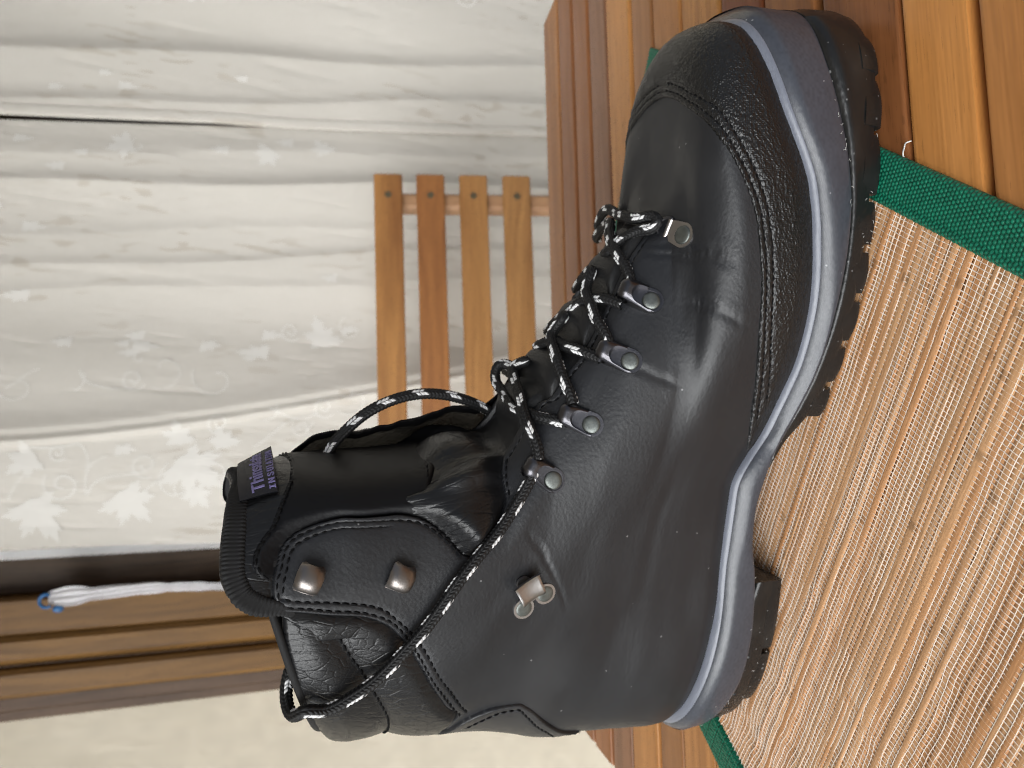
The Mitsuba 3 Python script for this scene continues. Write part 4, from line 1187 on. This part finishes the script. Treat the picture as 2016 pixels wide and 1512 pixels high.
# --- rough rubbery rand round the toe
rd = [q for q in nearpath('RAND') if q[0] > 0.02]
rd = smooth_path([(0.0, 0.196)] + rd, 160)
ring = rd + [(rd[-1][0], -0.03), (-rd[-1][0], -0.03)] + mirror(rd)[::-1][:-1]
rpoly = Polygon([(s * SA, t * SB) for s, t in ring]).buffer(0)
rows = []
for dd in (0.0028, 0.0056):
    q = rpoly.buffer(-dd)
    c = np.array(q.exterior.coords) / [SA, SB]
    c = c[(c[:, 1] > 0.035) & (c[:, 0] > 0.0)]
    c = c[np.argsort(c[:, 0])]
    rows.append([tuple(x) for x in c])
G = []
for r_ in rows:
    G += [(r_, 0.0009, 0.0006), (mirror(r_), 0.0009, 0.0006)]


def rand_rel(s, t, P, d):
    return 0.00035 * (meshkit.fbm(np.stack([s * 150, t * 150, 0 * s], 1), 2, 7) - 0.5)


patch(B + '__toe_rand', ring, 'rand_leather', 0.0010, 0.0020, grooves=G, relief=rand_rel, step=0.0014, sole_fade=True)
tag(B + '__toe_rand', 'pebbled black toe rand with a double row of stitching')
for r_ in rows:
    stitch_row(r_, 0.0024, pitch=0.0030, length=0.0021, r=0.00032)

# --- strap up the back of the heel
st_ = smooth_path([(1.0, 0.735), (0.90, 0.725), (0.82, 0.705)] + strap + [(0.90, 0.375), (1.0, 0.365)], 120)
ring = st_ + [(2 - s, t) for s, t in st_[::-1][1:-1]]
ss_ = smooth_path(nearpath('STITCH_STRAP') + [(0.90, 0.405)])
patch(B + '__heel_strap', ring, 'leather', 0.0015, 0.0019, grooves=[(ss_, 0.0008, 0.0004)])
stitch_row(ss_, 0.0032)
obj(B + '__stitching', cat(STITCHES), 'black_thread', 60)
labels[B + '__stitching'] = {'kind': 'stuff'}

# --- far cuff flap standing open behind the tongue
fl = np.array(TABLES['FLAP'])
E0, E1 = resample(fl[:, 0], 0.002)[0], fl[:, 1]
E1 = np.stack([np.interp(np.linspace(0, 1, len(E0)), np.linspace(0, 1, len(E1)), E1[:, k]) for k in range(3)], 1)
rowsV = []
for u in np.linspace(0, 1, 14):
    q = E0 * (1 - u) + E1 * u
    q[:, 0] += 0.006 * np.sin(np.pi * u) + 0.0016 * (meshkit.noise(q * 220) - 0.5)
    rowsV.append(q)
back = [q - np.array([0.0035, -0.0015, 0]) for q in rowsV[::-1]]
V = to_world(np.array(rowsV[::1] + [rowsV[-1] * 0.5 + back[0] * 0.5 + np.array([0, .001, 0])] + back + [rowsV[0] * 0.5 + back[-1] * 0.5 + np.array([0.0008, -.0008, 0])]))
m = grid_mesh(V, closed_u=True)
m.fix_normals()
obj(B + '__far_cuff', m, 'cuff_leather', True)
tag(B + '__far_cuff', 'far side of the padded cuff, folded open beyond the tongue')

# --- woven label on the tongue
lb = nearpath('LABEL')
lab_t = TABLES['LABEL_T']
s0, t0 = lab_t[0]
s_hi, s_lo, t_hi, t_lo = lb[1][0] + 0.002, -0.10, 0.9985, lb[4][1] + 0.002
us, vs = np.meshgrid(np.linspace(s_hi, s_lo, 60), np.linspace(t_lo, t_hi, 14))


def label_point(s, t):
    p, n = shell_frame(s, t)
    curl = np.clip((t_hi - t) / (t_hi - t_lo), 0, 1)
    lift = 0.0042 + 0.0036 * curl * np.clip((s_hi - s) / 0.2, 0, 1) ** 1.5 + 0.0008 * np.sin(s * 30) * curl
    return p + n * lift[..., None], n


p, n = label_point(us, vs)
V = to_world(np.concatenate([p, (p - n * 0.0005)[::-1]]))
m = grid_mesh(V, closed_u=True)
m.fix_normals()
obj(B + '__label', m, 'label_cloth', True)
tag(B + '__label', 'small black woven label with violet lettering')
ls_ = np.linspace(s_hi, s_lo, 300)
lp_ = label_point(ls_, 0 * ls_ + 0.972)[0]
ll_ = np.r_[0, np.cumsum(np.linalg.norm(np.diff(lp_, axis=0), axis=1))]
txt = []
for word, ta, size, spread in (('Thinsulate', 0.9775, 0.0034, 1.0), ('INSULATION', 0.9680, 0.0019, 1.4)):
    x = 0.0
    for ch in word:
        g = meshkit.text_mesh(ch, size, 0.0003, bold=True)
        w_ = g.bounds[1][0]
        g = g.subdivide() if len(g.faces) < 400 else g
        v = g.vertices.copy() * [1.45, 1, 1]
        w_ *= 1.45
        if 0.0016 + x + v[:, 0].max() > ll_[-1] - 0.0005:
            break
        arc_s = np.interp(0.0016 + x + v[:, 0], ll_, ls_)
        pp, nn = label_point(arc_s, ta + v[:, 1] / 0.34)
        txt.append(trimesh.Trimesh(to_world(pp + nn * (v[:, 2] + 0.00005)[:, None]), g.faces, process=False))
        x += w_ * spread + size * 0.10
if txt:
    obj(B + '__label__lettering', cat(txt), 'label_thread', False)

# ---------------------------------------------------------------- midsole and outsole
QQ = [0, .02, .06, .12, .18, .24, .28, .33, .38, .43, .48, .53, .58, .63, .68, .73, .78, .83, .88, .92, .96, .985, 1]
ZB = [.0225, .0215, .0185, .0158, .0157, .0170, .0190, .0235, .0252, .0232, .0202, .0160, .0137, .0134, .0134, .0130, .0136, .0160, .0196, .0235, .0272, .0282, .0284]
zb_of = spl(QQ, ZB)


def outline(s):
    e = 1.5e-3
    p = raw_shell(s, 0 * s)
    d = raw_shell(s + e, 0 * s) - raw_shell(s - e, 0 * s)
    n = np.stack([d[:, 1], -d[:, 0], 0 * s], 1)
    n /= np.linalg.norm(n, axis=1, keepdims=True) + 1e-12
    n *= np.where(((p - [0.15, 0, 0]) * n).sum(1) > 0, 1, -1)[:, None]
    return p, n


SS = np.sign(np.linspace(-1, 1, 901)) * np.abs(np.linspace(-1, 1, 901)) ** 1.0
SS = np.unique(np.r_[np.linspace(-1, 1, 721), np.linspace(-0.08, 0.08, 121), np.linspace(0.93, 1, 60), np.linspace(-1, -0.93, 60)])[:-1]
OP, ON = outline(SS)
from scipy.ndimage import gaussian_filter1d
for k in range(2):
    ON[:, k] = gaussian_filter1d(ON[:, k], 2, mode='wrap')
ON /= np.linalg.norm(ON, axis=1, keepdims=True)
OQ = (1 + np.cos(np.pi * np.abs(SS))) / 2
ZT = OP[:, 2]
ZB_ = zb_of(OQ)


def ringrow(out, z):
    q = OP + ON * np.reshape(out, (-1, 1))
    q[:, 2] = z
    return q


wav = 0.0004 * (meshkit.noise(np.stack([OP[:, 0] * 120, OP[:, 1] * 120, 0 * SS], 1), 4) - 0.5)
heelness = np.clip((0.3 - OQ) / 0.1, 0, 1)
toe_out = 0.0042 * np.clip(1 - np.abs(SS) / 0.22, 0, 1)
rows_ = [ringrow(-0.004, ZT + 0.002), ringrow(0.0004 + wav, ZT + 0.0012 + wav), ringrow(0.0012 + wav, ZT + 0.0009), ringrow(0.0022 + wav * .5, ZT + 0.0001),
         ringrow(0.0029 + 0.0006 * heelness, ZT - 0.0010), ringrow(0.0046 + 0.0008 * heelness, ZT - 0.0026), ringrow(0.0064 + 0.0008 * heelness + 0.5 * toe_out, np.maximum(ZT - 0.0060, ZB_ + 0.001)),
         ringrow(0.0064 + 0.8 * toe_out, 0.5 * (np.minimum(ZT - 0.0065, ZB_ + 0.004) + ZB_)), ringrow(0.0061 + toe_out, ZB_ + 0.0006), ringrow(0.0055 + toe_out, ZB_), ringrow(-0.003, ZB_ + 0.0002)]
m = grid_mesh(to_world(np.array([ringrow(-0.003, ZT + 0.0012)] + rows_[1:5] + [ringrow(0.0030 + 0.0004 * heelness, ZT - 0.0019), ringrow(0.0020, ZT - 0.0030)])), closed_v=True)
trimesh.repair.fix_normals(m)
obj(B + '__midsole__lip', m, 'lip_rubber', 50)
tag(B + '__midsole__lip', 'pale scuffed lip along the top of the midsole, part of its highlight put into the colour')
V = to_world(np.array([ringrow(0.0015, ZT - 0.0016), ringrow(0.0030 + 0.0006 * heelness, ZT - 0.0012)] + rows_[5:]))
rows_ = rows_[4:]
m = grid_mesh(V, closed_v=True)
# bottom closing strip between the near and the far side
last = V[-1]
nS = len(SS)
mid = last.copy()
order = np.argsort(SS)
capv = np.vstack([m.vertices, [to_world(np.array([[0.15, 0, 0.022]]))[0]]])
k = np.arange(nS) + (len(V) - 1) * nS
capf = np.stack([k, np.roll(k, -1), np.full(nS, len(capv) - 1)], 1)
m = trimesh.Trimesh(capv, np.vstack([m.faces, capf]), process=False)
trimesh.repair.fix_normals(m)
obj(B + '__midsole', m, 'midsole_rubber', 35)
tag(B + '__midsole', 'blue grey rubber midsole with a pale upper lip')

O_ = B + '__outsole'
# forefoot plate
tipness = np.clip(1 - np.abs(SS) / 0.16, 0, 1)
zfoot = np.interp(OQ, [0.0, 0.455, 0.47, 0.50, 0.53, 0.56, 1], [1, 1, 0, -0.0035, -0.0085, -0.0085, -0.0085])
fore = np.abs(SS) < 0.54
SSf = SS[fore]


def extra_out(x, s):
    """how much further the tread reaches out round the toe"""
    return np.interp(x, [0.255, 0.280, 0.300, 0.312], [0, 0.0016, 0.0050, 0.0072]) * np.where(np.asarray(s) > -0.03, 1.0, 0.3)


EXF = extra_out(OP[:, 0], SS)[fore]


def fore_row(out, z):
    q = OP[fore] + ON[fore] * np.reshape(out, (-1, 1))
    q[:, 2] = z
    return q


ramp = np.interp(OQ, [0.43, 0.48, 0.53, 0.57, 1], [0.0, 0.3, 0.85, 1, 1])[fore]
zb_f = ZB_[fore]
low = zb_f - ramp * (zb_f - 0.0058 - 0.004 * tipness[fore])
tp = tipness[fore]
low = zb_f - ramp * (zb_f - 0.0042 - 0.003 * tipness[fore])
rws = [fore_row(-0.004, zb_f), fore_row(0.0052 + 0.6 * EXF, zb_f - 0.0001), fore_row(0.0055 + 0.8 * EXF, 0.7 * zb_f + 0.3 * low), fore_row(0.0052 + EXF, 0.25 * zb_f + 0.75 * low), fore_row(0.0046 + EXF, low + 0.0004), fore_row(0.0038 + EXF, low), fore_row(-0.012, low)]
V = np.array(rws)
V = to_world(V)
m1 = grid_mesh(V)
lastr = V[-1]
nf = len(lastr)
half = nf // 2
P2 = np.stack([lastr[:half], lastr[::-1][:half]])
m2 = grid_mesh(P2)
m = cat([m1, m2])
trimesh.repair.fix_normals(m)
obj(O_ + '__forefoot_plate', m, 'outsole_rubber', 35)
# heel block
heel = OQ < 0.262


def hull_from(pts):
    return trimesh.convex.convex_hull(np.array(pts))


hp = OP[heel]
hn = ON[heel]
pts = []
zh = float(np.interp(0.2, QQ, ZB))
for out, z, dx in ((0.0045, None, 0.0), (0.0042, 0.012, 0.001), (0.0032, 0.0062, 0.002)):
    q = hp + hn * out
    q[:, 2] = np.minimum(zb_of(OQ[heel]) + 0.0005, 0.0178) if z is None else z
    pts.append(q)
m = hull_from(to_world(np.vstack(pts)))
obj(O_ + '__heel_plate', m, 'outsole_rubber', 30)


def lug(s1, s2, depth, out=0.0050, bottom=0.0, top=0.0085, bulge=0.0012, inset=0.0008, spring=0.0):
    s = np.linspace(s1, s2, 9)
    p, n = outline(s)
    b = bulge * np.sin(np.linspace(0, np.pi, 9))
    c = p.mean(0)
    pts = []
    for o, z in ((out + b, top), (out + b, bottom + 0.003), (out + b - inset, bottom + 0.0006), (out + b - inset - 0.0007, bottom)):
        q = p + n * np.reshape(o, (-1, 1))
        q[:, 2] = z + spring
        pts.append(q)
    nm = n.mean(0)
    nm /= np.linalg.norm(nm)
    for z in (top, bottom):
        q = p[[0, 2, 6, 8]] * 0.86 + c * 0.14 - nm * depth
        q[:, 2] = z + spring
        pts.append(q)
    return hull_from(to_world(np.vstack(pts)))


def s_at_x(x):
    xs = np.linspace(0.02, 0.98, 900)
    return float(np.interp(-x, -raw_shell(xs, 0 * xs)[:, 0], xs))


edges = [0.3095, 0.2955, 0.2765, 0.2520, 0.2330, 0.2140, 0.1950, 0.1770, 0.1610]
key_lug = O_ + '__lug'
for sgn in (1, -1):
    for a, b in zip(edges[:-1], edges[1:]):
        s1, s2 = sorted((s_at_x(a), s_at_x(b)))
        gap = 0.0026 / 0.32 * (1.0 if a < 0.3 else 0.6)
        sp_ = 0.0022 if a > 0.3 else (0.0008 if a > 0.29 else 0.0)
        obj(numbered(key_lug), lug(sgn * (s1 + gap * 0.45), sgn * (s2 - gap * 0.45), 0.022, out=0.0043 + float(extra_out(0.5 * (a + b), sgn)), spring=sp_, top=0.0090), 'outsole_rubber', 30)
obj(numbered(key_lug), lug(-0.03, 0.075, 0.020, out=0.0070, spring=0.003, top=0.010, bulge=0.0), 'outsole_rubber', 30)
for sgn in (1, -1):
    for a, b in ((0.083, 0.050), (0.047, 0.020)):
        s1, s2 = sorted((s_at_x(a), s_at_x(b)))
        obj(numbered(key_lug), lug(sgn * s1, sgn * s2, 0.020, out=0.0030, top=0.0075, bulge=0.0006), 'outsole_rubber', 30)
obj(numbered(key_lug), lug(0.875, 1.125, 0.018, out=0.0010, top=0.0085, bulge=0.0, spring=0.0012), 'outsole_rubber', 30)

# ---------------------------------------------------------------- metal lace hardware


def shell_axes(st, toward, lift=0.0020):
    """a frame on the leather: x towards the second point, z outwards"""
    P, N = on_shell([st, toward], lift)
    z = N[0]
    x = P[1] - P[0]
    x = x - z * (x @ z)
    x /= np.linalg.norm(x)
    M = np.eye(4)
    M[:3, 0], M[:3, 1], M[:3, 2], M[:3, 3] = x, np.cross(z, x), z, P[0]
    return M, float(np.linalg.norm((P[1] - P[0]) - N[0] * ((P[1] - P[0]) @ N[0])))




def place(m, M):
    m = m if isinstance(m, trimesh.Trimesh) else man_to_tri(m)
    m = m.copy()
    m.apply_transform(M)
    return m




def dome(r, h, seg=40):
    a = np.linspace(0, np.pi / 2, 8)
    prof = np.stack([np.r_[0, r * np.cos(a) ** 0.6], np.r_[-0.0004, h * np.sin(a)]], 1)
    prof[-1, 0] = 0
    return trimesh.creation.revolve(prof, sections=seg)


def loop_hook(length):
    """pressed tab: a lace tunnel at the tip, a scooped recess behind it, and a rivet"""
    tipx = length * 0.93
    bar = [MF.sphere(0.0034, 32).translate([tipx - 0.0004, y, 0.0034]) for y in (-0.0013, 0.0013)]
    low = [cyl(0.0030, 0.0008).translate([tipx - 0.0003, y, 0]) for y in (-0.0018, 0.0018)]
    body = MF.batch_hull(bar + low + [cyl(0.0049, 0.0022)])
    body = body.refine_to_length(0.0008)
    scoop = MF.batch_hull([cyl(0.0040, 0.02, 0.0052).translate([0.0, 0, 0.0010]), cyl(0.0034, 0.02, 0.0050).translate([tipx * 0.42, 0, 0.0010])]) + cyl(0.0056, 0.01).translate([-0.0022, -0.0016, 0.0015])
    tunnel = MF.cylinder(0.03, 0.0023, 0.0023, 28).rotate([90, 0, 0]).translate([tipx - 0.0002, 0.015, 0.0030])
    body = body - scoop - tunnel
    return body + cyl(0.0048, 0.0010)


H = B + '__lace_loop'
for riv, tip in TABLES['LOOPS']:
    M, ln = shell_axes(tuple(riv), tuple(tip))
    k = numbered(H)
    obj(k, place(loop_hook(max(ln * 1.06, 0.0098)), M), 'gunmetal', 50)
    d_ = dome(0.0036, 0.0010)
    d_.apply_translation([0, 0, 0.0011])
    obj(k + '__rivet', place(d_, M), 'rivet_metal', 40)
    tag(k, 'gunmetal lace loop pressed round a rivet')

# D ring at the foot of the lacing
riv, pl_, rg = [tuple(x) for x in TABLES['DRING']]
M, ln = shell_axes(riv, pl_)
k = B + '__ring_holder'
plate = MF.batch_hull([cyl(0.0050, 0.0011), MF.cube([0.0012, 0.0078, 0.0011]).translate([0.0078, -0.0039, 0])])
roll = MF.cylinder(0.0078, 0.0013, 0.0013, 24).rotate([90, 0, 0]).translate([0.0086, 0.0039, 0.0006])
obj(k, place(plate + roll, M), 'bright_steel', 40)
d_ = dome(0.0038, 0.0009)
d_.apply_translation([0, 0, 0.0011])
obj(k + '__rivet', place(d_, M), 'rivet_metal', 40)
ang = np.linspace(-np.pi / 2, np.pi / 2, 24)
ringp = np.stack([0.0086 + 0.0045 * np.cos(ang), 0.0043 * np.sin(ang), 0.0008 + 0.0012 * np.cos(ang)], 1)
ringp = np.vstack([[0.0080, -0.0043, 0.0006], ringp, [0.0080, 0.0043, 0.0006]])
obj(k + '__ring', place(tube(resample(ringp, 0.0004)[0], 0.00075, 12), M), 'gunmetal', True)
tag(k, 'pale steel tab holding the lowest lace ring')

# two open speed hooks on the hook panel


def speed_hook():
    prof = np.array([[-0.0005, 0.0001], [0.0, 0.0012], [0.0001, 0.0030], [0.0009, 0.0044], [0.0026, 0.0050], [0.0050, 0.0046], [0.0069, 0.0033]])
    f = CubicSpline(np.linspace(0, 1, len(prof)), prof)
    u = np.linspace(0, 1, 34)
    c = f(u)
    d_ = np.gradient(c, axis=0)
    d_ /= np.linalg.norm(d_, axis=1, keepdims=True)
    nrm = np.stack([-d_[:, 1], d_[:, 0]], 1)
    w = np.interp(u, [0, 0.3, 0.75, 0.93, 1], [0.0030, 0.0036, 0.0040, 0.0036, 0.0026])
    R = []
    for k_ in range(len(u)):
        v = np.linspace(-1, 1, 15)
        sag = 0.0019 * np.abs(v) ** 3 * np.interp(u[k_], [0, 0.3, 1], [0, 0.6, 1])
        top_ = np.stack([c[k_, 0] + nrm[k_, 0] * 0.0006 + sag * 0.3, v * w[k_], c[k_, 1] + nrm[k_, 1] * 0.0006 - sag], -1)
        bot_ = np.stack([c[k_, 0] - nrm[k_, 0] * 0.0003 + sag * 0.3, v * w[k_], c[k_, 1] - nrm[k_, 1] * 0.0003 - sag], -1)
        R.append(np.vstack([top_, bot_[::-1]]))
    R = np.array(R)
    m = grid_mesh(R, closed_v=True)
    n_ = R.shape[1]
    caps = []
    for base in (0, (len(R) - 1) * n_):
        for j in range(14):
            a, b, c_, e = base + j, base + j + 1, base + n_ - 2 - j, base + n_ - 1 - j
            caps += [[a, b, c_], [a, c_, e]]
    m = trimesh.Trimesh(m.vertices, np.vstack([m.faces, caps]), process=False)
    trimesh.repair.fix_normals(m)
    return m


for a, b in TABLES['SPEED']:
    M, ln = shell_axes(tuple(a), tuple(b), 0.0017)
    M2 = M.copy()
    M2[:3, :3] *= 1.2
    off = np.eye(4)
    off[0, 3] = -0.0034
    k = numbered(B + '__speed_hook')
    obj(k, place(speed_hook(), M2 @ off), 'hook_steel', 40)
    tag(k, 'open steel lace hook on the hook panel')

# locking hook: a two-lobed base with two rivets and a curled plate
c0, r1, r2 = [tuple(x) for x in TABLES['LOCK']]
M, _ = shell_axes(r1, r2)
Pm, _n = on_shell([r1, r2, c0], 0.002)
L2 = (np.linalg.inv(M) @ np.c_[Pm, np.ones(3)].T).T[:, :3]
k = B + '__locking_hook'
base = MF.batch_hull([cyl(0.0018, 0.0009).translate([L2[0, 0] + 0.25 * (L2[1, 0] - L2[0, 0]), L2[2, 1] * 0.25, 0]), cyl(0.0018, 0.0009).translate([L2[1, 0] * 0.75, L2[2, 1] * 0.25, 0]), cyl(0.003, 0.0009).translate([L2[2, 0], L2[2, 1], 0])])
base = base + cyl(0.0044, 0.0009) + cyl(0.0044, 0.0009).translate([L2[1, 0], L2[1, 1], 0])
obj(k, place(base, M), 'bright_steel', 40)
for q in (L2[0], L2[1]):
    d_ = dome(0.0034, 0.0005)
    d_.apply_translation([q[0], q[1], 0.0009])
    obj(numbered(k + '__rivet'), place(d_, M), 'rivet_metal', 40)
yd = np.sign(L2[2, 1]) or 1.0
# plate swept from the base, over, with an upturned lip
prof = np.array([[0.0008, 0.0009], [0.0022, 0.0024], [0.0045, 0.0031], [0.0080, 0.0030], [0.0112, 0.0034], [0.0130, 0.0052]])
f = CubicSpline(np.linspace(0, 1, len(prof)), prof)
u = np.linspace(0, 1, 30)
c = f(u)
w = np.interp(u, [0, 0.15, 0.5, 0.85, 1], [0.0036, 0.0053, 0.0053, 0.0056, 0.0062])
R = []
for k_ in range(30):
    v = np.linspace(-1, 1, 11)
    dish = -0.0007 * (1 - v ** 2)
    R.append(np.vstack([np.stack([L2[1, 0] / 2 + v * w[k_], yd * (c[k_, 0] + 0 * v), c[k_, 1] + 0.0004 + dish], -1), np.stack([L2[1, 0] / 2 + v * w[k_], yd * (c[k_, 0] + 0 * v), c[k_, 1] - 0.0004 + dish], -1)[::-1]]))
R = np.array(R)
m = grid_mesh(R, closed_v=True)
caps = []
for basei in (0, 29 * 22):
    for j in range(10):
        a, b, c_, e = basei + j, basei + j + 1, basei + 20 - j, basei + 21 - j
        caps += [[a, b, c_], [a, c_, e]]
m = trimesh.Trimesh(m.vertices, np.vstack([m.faces, caps]), process=False)
trimesh.repair.fix_normals(m)
obj(k + '__plate', place(m, M), 'bright_steel', 40)
tag(k, 'steel locking hook with a curled plate and two rivets')

# ---------------------------------------------------------------- laces: braided cord with white flecks
LACE_R = 0.00222


def lace(key, P, phase=0.0):
    C_, arc = resample(P, 0.0003)
    t, A, Bv = frames(C_)
    nA = 40
    ang = np.arange(nA) / nA
    col = ang * 8
    ci, cf = np.floor(col), col - np.floor(col)
    sgn_ = np.where(ci % 2 == 0, 1.0, -1.0)
    v = arc[:, None] / 0.00165 + (cf[None] - 0.5) * sgn_[None] * 0.9 + phase
    h = np.abs(np.sin(np.pi * v)) ** 0.7 * (1 - (2 * cf[None] - 1) ** 4 * 0.8)
    r = LACE_R * (0.84 + 0.24 * h)
    flat = 1 + 0.12 * np.cos(4 * np.pi * ang)[None]
    V = C_[:, None] + (r * np.cos(2 * np.pi * ang)[None])[..., None] * A[:, None] + (r * np.sin(2 * np.pi * ang)[None])[..., None] * Bv[:, None]
    vv = np.floor(v)
    cyc = np.floor((vv * 0.00165 + 0 * ci[None]) / 0.0150 + (ci[None] // 4) * 0.37)
    pos = (vv * 0.00165 / 0.0150 + (ci[None] // 4) * 0.37) - cyc
    white = ((ci[None] % 4 == 1) & (pos < 0.34)) | ((ci[None] % 4 == 2) & (pos > 0.14) & (pos < 0.48))
    white = white & (h > 0.25)
    c = np.where(white[..., None], [0.72, 0.72, 0.72], [0.0085, 0.0085, 0.009]) * (0.75 + 0.25 * h[..., None])
    m = grid_mesh(V, closed_v=True)
    m.fix_normals()
    obj(key, m, 'lace_cord', True, color=c.reshape(-1, 3))


for i, P in enumerate(TABLES['LACES']):
    k = numbered(B + '__lace')
    lace(k, to_world(np.array(P)), phase=0.37 * i)
tag(B + '__lace', 'black cord lace flecked with white')

# lint and short hairs that cling to the rubber sole
rl = np.random.default_rng(5)
lint = []
for k in range(110):
    near_toe = k % 5 != 0
    s = rl.uniform(0.14, 0.36) if near_toe else rl.uniform(0.3, 0.95)
    p, n = outline(np.array([s]))
    q0 = p[0] + n[0] * 0.0062
    zb0 = float(zb_of((1 + math.cos(math.pi * s)) / 2))
    low = rl.random() < 0.75
    z0 = rl.uniform(0.002, zb0 - 0.001) if low else zb0 + rl.uniform(0.001, 0.002)
    q0 = p[0] + n[0] * (0.0052 if low else 0.0067)
    tdir = np.array([-n[0][1], n[0][0], 0])
    L = rl.uniform(0.0005, 0.0018)
    a = rl.uniform(0, 6.28)
    c = rl.uniform(-2.2, 2.2)
    u = np.linspace(0, 1, 7)
    ang = a + c * u
    dx, dz = np.cumsum(np.cos(ang)) / 7 * L, np.cumsum(np.sin(ang)) / 7 * L
    Q = q0 + tdir * dx[:, None]
    Q[:, 2] = np.clip(z0 + dz, 0.0012, zb0 - 0.0005 if low else q0[2] - 0.004)
    lint.append(tube(to_world(Q), 0.00007, 4))
obj(B + '__lint', cat(lint), 'white_lint', True)
labels[B + '__lint'] = {'kind': 'stuff', 'label': 'pale lint and dust hairs on the sole'}
